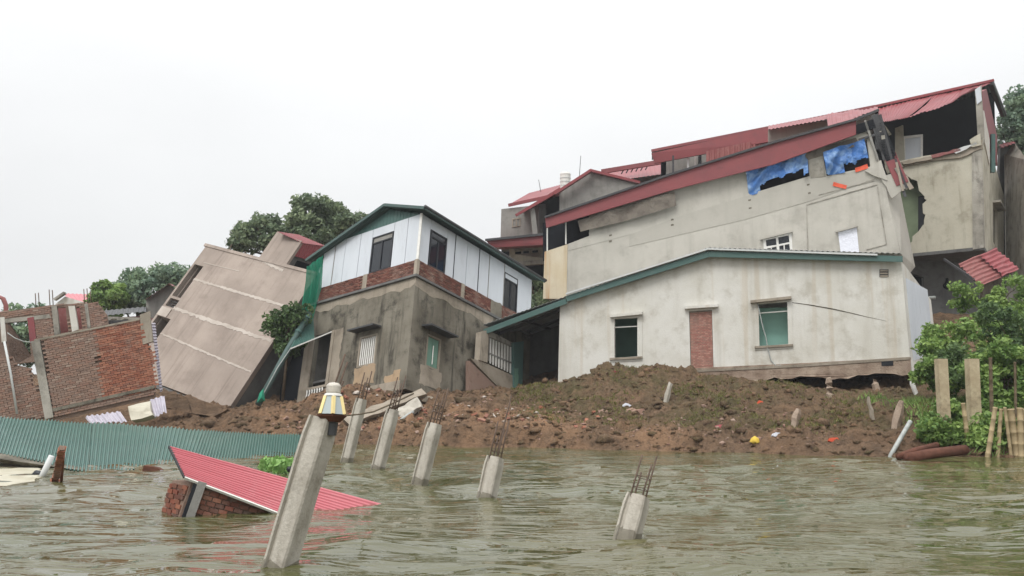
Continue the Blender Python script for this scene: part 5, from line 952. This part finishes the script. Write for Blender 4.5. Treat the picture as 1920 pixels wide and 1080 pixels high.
bar('canopy_edge', at(544, 654, 36.9), at(622, 622, 37.6), .06, .05, M['white_trim'], cn)
M['silt'] = plaster('pale_silt', lin(214, 208, 186, .8), lin(196, 188, 160, .8), lin(150, 136, 110, .8), .5, .2, ns=1.5, rough=.4)
# ================================================================ FOREGROUND
# green sheet roof awash
g1, g2 = onwater(160, 880), onwater(560, 848); gt = at(0, 782, 26.5); GF = Face(g1, g2, gt)
gr = thing('sunken_green_roof', 'green corrugated sheet roof lying half sunk in the river', 'roof', g1)
pa = [GF.h(-60, 779), GF.h(572, 817)]; pb = [g1 + (g1 - g2) * .55 - GF.ez * .2, g2 - GF.ez * .5 + GF.ex * .1]
pb0 = GF.h(-60, 832)
n_ = 3
for k in range(n_):
    a0, a1 = k / n_, (k + 1) / n_ - .0
    tp0, tp1 = pa[0].lerp(pa[1], a0), pa[0].lerp(pa[1], a1)
    lo = [GF.h(-75, 833), GF.h(165, 888), GF.h(360, 876), GF.h(566, 856)]
    corr('roof_sheet', tp0, tp1, lo[k + 1], lo[k], .118, .05, M['green_sheet'], gr, nv=14, sag=.0, wob=.04, seed=k * .73)
wall('gutter_edge', [GF.h(-75, 836), GF.h(165, 878), GF.h(168, 884), GF.h(-75, 850)], -GF.ez * .05 + Vector((0, .2, -.1)), M['mould'], gr)
P_ = [onwater(*p, .03) for p in ((-60, 848), (10, 850), (80, 884), (66, 902), (24, 908), (-60, 924))]; tag(wall('silted_platform', jag(P_, .06, .3, 3, True, (Vector((1, 0, 0)), Vector((0, 1, 0)))), (0, 0, -.2), M['silt'], None, base=P_[2]), 'pale silt covered slab awash beneath the edge of the green roof', 'slab')
wd_ = thing('river_weed', 'clump of bright green water weed beside the sunken green roof', 'weed', onwater(520, 872))
rng = np.random.default_rng(9); cs = np.array([tuple(onwater(520 + dx, 872, .16 + h_)) for dx, h_ in ((-18, -.05), (-6, .08), (4, .12), (14, .02), (24, -.04))]); V, F_, A_ = leaf_cloud(cs, np.full(5, .2), 60, .1, rng); crown_mesh('foliage', V, F_, A_, M['leaf_weed'], wd_)
tag(tube('mooring_stick', [onwater(554, 884, -.2), onwater(551, 878, .1), onwater(543, 880, .42)], .05, M['frame_dark'], None, 6, base=onwater(552, 880)), 'short dark stick poking out beside the water weed', 'stick')
# red roofed hut sinking
FL, FRr, TIP = at(347, 893, 11.2), onwater(527, 962), onwater(722, 946); HF = Face(FL, FRr, TIP)
BL = HF.h(318, 835); hx = (FRr - FL).normalized(); hn = HF.n if HF.n.z > 0 else -HF.n
hy = (BL - FL) - hx * (BL - FL).dot(hx)
hut = thing('sunken_hut', 'small brick hut with pinkish red sheet roof sinking in the river', 'hut', Vector((FL.x + .4, FL.y + .6, 0)))
BRp = BL + (TIP - BL) * 1.12; FRp = FL + hx * ((FRr - FL).length * 1.9)
corr('roof_sheet', FL, BL, BRp, FL + (FRr - FL) * 2.3, .062, .014, M['red_sheet'], hut, nv=10, wob=.012)
bar('verge_trim', FL + hn * -.02 - hx * .0, FL + hx * 1.7 - hn * .02, .03, .035, M['white_trim'], hut, up=hn)
bar('end_trim', FL - hn * .02, BL - hn * .02, .03, .03, M['steel_dark'], hut, up=hn)
ax_ = (BRp - BL).normalized(); hyh = Vector((-ax_.y, ax_.x, 0)).normalized(); hyh = hyh if hyh.y > 0 else -hyh; sdv = Vector((BL.x - FL.x, BL.y - FL.y, 0)).normalized(); sdn = Vector((-sdv.y, sdv.x, 0)); sdn = sdn if sdn.y < 0 else -sdn
hv = ax_.cross(hyh); hv = hv if hv.z > 0 else -hv
w0 = FL + hyh * .06 + ax_ * .1 - hv * .03
wall('front_core', [w0 - hv * .02, w0 + ax_ * 1.4 - hv * .02, w0 + ax_ * 1.4 - hv * .9, w0 - hv * .9], hyh * .1, M['mortar'], hut)
M['brick_wet'] = brickmat('wet_brick', [lin(120, 72, 60), lin(138, 84, 66), lin(96, 66, 58), lin(150, 96, 74), lin(84, 66, 60)])
bricks(hut, w0 - hv * .62 + ax_ * .02 - hyh * .0, ax_, hv, -hyh, 1.36, .6, .115, .062, M['brick_wet'], .02, lambda u, v: random.random() > .06, ind=lambda u, v: True, joint=.012, jit=.005, seed=31)
bricks(hut, w0 - hv * .62 + sdv * .02, sdv, Vector((-.28, -.1, .95)).normalized() if False else hv, sdn, .42, .58, .115, .062, M['brick_wet'], .02, lambda u, v: random.random() > .05, ind=lambda u, v: True, joint=.012, jit=.005, seed=32)
wall('side_core', [w0 - hv * .02, w0 + sdv * .44 - hv * .02, w0 + sdv * .44 - hv * .9, w0 - hv * .9], -sdn * .1, M['mortar'], hut)
bar('corner_post', w0 + ax_ * .12 - hyh * .06 - hv * .8, w0 + ax_ * .12 - hyh * .06 + hv * .02, .1, .08, M['grey'], hut, up=hyh)
bar('post_shadow_strip', w0 + ax_ * .05 - hyh * .035 - hv * .8, w0 + ax_ * .05 - hyh * .035, .05, .06, M['frame_dark'], hut, up=hyh)  # solid dark bar painting the shadow between post and brickwork
# driftwood
p = onwater(284, 880); tag(wall('driftwood_board', [p + Vector((-.2, 0, -.04)), p + Vector((.22, .06, -.05)), p + Vector((.1, .05, .03)), p + Vector((-.17, 0, .08))], (.02, .12, 0), M['rust'], None, base=p), 'dark red board drifting near the sunken green roof', 'board')
# toppled brick pillar in the water
bp = thing('brick_pillar', 'broken red brick pillar leaning out of the river', 'pillar', onwater(103, 912))
b0_, b1_ = onwater(99, 925, -.25), at(117, 838, onwater(103, 912).y + .05); e_ = (b1_ - b0_).normalized(); L_ = (b1_ - b0_).length
for k in range(int(L_ / .068)):
    c_ = b0_ + e_ * (k * .068); s_ = .2 if k < 6 else .11; a_ = Vector((1, .15, 0)).normalized(); a_ = (a_ - e_ * a_.dot(e_)).normalized(); d_ = e_.cross(a_); j_ = rr.uniform(-.012, .012)
    box('brick', c_ - a_ * (s_ / 2 + j_) - d_ * s_ / 2, a_ * s_ * rr.uniform(.9, 1.05), d_ * s_, e_ * .056, M['brick'], bp)
bar('mortar_core', b0_, b1_ - e_ * .03, .08, .08, M['mortar'], bp)
bar('dark_strut', b0_ + Vector((.14, .0, .15)), b1_ - e_ * .35 + Vector((.06, -.02, 0)), .05, .05, M['brick_wet'], bp)
p = onwater(80, 895); tag(tube('grey_stump_pipe', [p - Vector((.1, 0, .2)), at(97, 855, p.y)], .06, M['grey_sheet'], None, 8, base=p), 'grey pipe stump slanting out of the water by the brick pillar', 'pipe')
p = onwater(72, 893); tag(mesh('floating_bundle', *tube_data([p + Vector((-.13, 0, 0)), p + Vector((-.05, 0, .05)), p + Vector((.08, 0, .04)), p + Vector((.14, 0, 0))], [.03, .07, .06, .02], 7), M['frame_dark'], None, smooth=True, base=p), 'dark floating bundle beside the grey pipe stump', 'bundle')
# concrete piles: square section with a shallow groove, rebar sticking out of the head
SEC = [(-.5, -.5), (-.40, -.5), (-.36, -.34), (-.22, -.34), (-.16, -.5), (.42, -.5), (.5, -.42), (.5, .5), (-.5, .5)]
rh0 = random.Random(3)
def pile(label, base_px, top_px, side, rot, rebars, group='leaning concrete piles', depth=1.0):
    b = onwater(*base_px); t = at(top_px[0], top_px[1], b.y + .1); d = (t - b).normalized(); lo = b - d * depth
    pl = thing('concrete_pile', label, 'pile', b, group=None)
    a = Vector((math.cos(rot), -math.sin(rot), 0)); a = (a - d * a.dot(d)).normalized(); n = d.cross(a)
    if n.y < 0: n = -n
    V, F_ = [], []; st = 14
    for i in range(st + 1):
        c_ = lo.lerp(t, i / st); k_ = side * (1 + .012 * math.sin(i * 1.7)) * (.9 if i == st else 1)
        V += [c_ + (a * x + n * y) * k_ for x, y in SEC]
    m_ = len(SEC)
    for i in range(st): F_ += [(i * m_ + j, i * m_ + (j + 1) % m_, (i + 1) * m_ + (j + 1) % m_, (i + 1) * m_ + j) for j in range(m_)]
    F_ += [tuple(range(m_)), tuple(st * m_ + j for j in range(m_))]
    mesh('shaft', V, F_, M['stub'], pl)
    V2 = [b - d * .3 + (a * x + n * y) * side * 1.02 for x, y in SEC] + [b + d * rh0.uniform(.04, .11) * (1 + .3 * y) + (a * x + n * y) * side * 1.02 for x, y in SEC]
    mesh('wet_band', V2, [(j, (j + 1) % m_, m_ + (j + 1) % m_, m_ + j) for j in range(m_)], M['stub_wet'], pl)
    rh = random.Random(int(base_px[0]))
    for k, (ox, oy, L_, bend) in enumerate(rebars):
        s0 = t + (a * ox + n * oy) * side - d * .1; e = d + a * bend
        tube('rebar', [s0, s0 + d * L_ * .5, s0 + d * L_ * .5 + e.normalized() * L_ * .5], .005 + .00048 * b.y, M['rebar'], pl, 6)
    if rebars:
        L_ = min(r[2] for r in rebars)
        for z in np.arange(.08, L_ * .7, .12):
            q = [t + d * z + (a * x + n * y) * side for x, y in ((-.28, -.28), (.28, -.28), (.28, .28), (-.28, .28), (-.28, -.28))]; tube('stirrup', q, .0025 + .0002 * b.y, M['rebar'], pl, 4)
    return pl, b, t, d, a, n
RB4 = lambda L_, s_=1: [(-.28, -.28, L_, .02), (.28, -.28, L_ * .85, .05), (.28, .28, L_ * 1.1, .0), (-.28, .28, L_ * .7, .03)]
pil, pb_, pt_, pd_, pa_, pn_ = pile('tallest leaning concrete pile carrying a lantern', (522, 1068), (607, 784), .205, .35, [(-.1, .2, .68, .05), (.22, .1, .45, .12), (-.2, -.1, .34, .03), (.05, .3, .62, .06)])
pile('short stout concrete pile with bent rebar, standing apart from the row', (1176, 1008), (1197, 930), .22, .4, RB4(.52))
pile('short leaning concrete pile with one long rebar rising past the others', (912, 935), (929, 857), .22, .4, RB4(.62) + [(.1, 0, 1.05, .04)])
pile('leaning concrete pile, third of the row from the bank', (787, 905), (815, 794), .22, .4, RB4(.7))
pile('leaning concrete pile, second of the row from the bank', (708, 880), (737, 768), .22, .4, RB4(.8))
pile('leaning concrete pile closest to the mud bank', (650, 865), (678, 748), .22, .4, RB4(.75))
# lantern on the near pile
ln = thing('solar_lantern', 'hexagonal solar lantern with yellow edges and clear ribbed lens on the tallest pile', 'lantern', pt_)
lb_ = at(622, 781, pt_.y - .02); up = Vector((.03, .06, 1)).normalized(); lx = Vector((1, 0, 0)); lx = (lx - up * lx.dot(up)).normalized(); ly = up.cross(lx)
def hexa(z, r, ph=-.26, n=6): return [lb_ + up * z + (lx * math.cos(ph + 2 * math.pi * k / n) + ly * math.sin(ph + 2 * math.pi * k / n)) * r for k in range(n)]
def loft(rings, cap=True):
    V = [p for r in rings for p in r]; n = len(rings[0]); F_ = [(i * n + k, i * n + (k + 1) % n, (i + 1) * n + (k + 1) % n, (i + 1) * n + k) for i in range(len(rings) - 1) for k in range(n)]
    if cap: F_ += [tuple(range(n)), tuple((len(rings) - 1) * n + k for k in range(n))]
    return V, F_
V, F_ = loft([hexa(-.045, .085), hexa(0, .138), hexa(.012, .142)]); mesh('base_plate', V, F_, M['rust'], ln)
V, F_ = loft([hexa(.016, .112), hexa(.175, .072)]); mesh('body', V, F_, M['steel_dark'], ln)
lo_, hi_ = hexa(.02, .116), hexa(.17, .076)
for k in range(6):
    a, b, c_, d_ = lo_[k], lo_[(k + 1) % 6], hi_[(k + 1) % 6], hi_[k]
    q = [a.lerp(b, .14), a.lerp(b, .86), d_.lerp(c_, .86), d_.lerp(c_, .14)]; cen = (a + b + c_ + d_) / 4; nn = (cen - (lb_ + up * .1)); nn = (nn - up * nn.dot(up)).normalized()
    wall('solar_panel', q, nn * .004, M['solar'], ln); bar('corner_edge', a + nn * 0, d_, .026, .026, M['lamp_yellow'], ln, up=nn)
V, F_ = loft([hexa(.175, .078, 0, 16), hexa(.19, .074, 0, 16), hexa(.2, .056, 0, 16)]); mesh('collar', V, F_, M['white_trim'], ln)
V, F_ = loft([hexa(.2 + i * .011, .062 + (.005 if i % 2 else 0), 0, 20) for i in range(7)] + [hexa(.285, .045, 0, 20), hexa(.292, .015, 0, 20)]); mesh('lens', V, F_, M['lens'], ln, smooth=True)
V, F_ = loft([hexa(.195, .03, 0, 10), hexa(.26, .03, 0, 10)]); mesh('bulb', V, F_, M['white_trim'], ln)
V, F_ = loft([[p for p in hexa(-.16, .05, 0, 8)], hexa(-.05, .06, 0, 8)]); mesh('bracket', V, F_, M['steel_dark'], ln)
tag(tube('lantern_cable', [at(650, 779, 7.4), at(672, 777, 9), at(700, 772, 13), at(735, 757, 21), at(775, 738, 33.2)], [.007, .008, .012, .02, .03], M['bamboo_old'], None, 6, base=at(650, 779, 7.4)), 'thin cable running from the lantern to the rubble on the bank', 'cable')
# a little foam round the things standing in the current

# ================================================================ HAZE: thin damp air
vs, fs = box_data((-600, -130, -4.2), (1200, 0, 0), (0, 660, 0), (0, 0, 34.2))
hz = bpy.data.materials.new('haze'); hz.use_nodes = True; ht = hz.node_tree; ht.nodes.clear()
pv = ht.nodes.new('ShaderNodeVolumePrincipled'); pv.inputs['Color'].default_value = (.95, .97, 1, 1); pv.inputs['Density'].default_value = .0006; pv.inputs['Anisotropy'].default_value = .2
ho = ht.nodes.new('ShaderNodeOutputMaterial'); ht.links.new(pv.outputs[0], ho.inputs['Volume'])
mesh('haze', vs, fs, hz, None, kind='stuff')
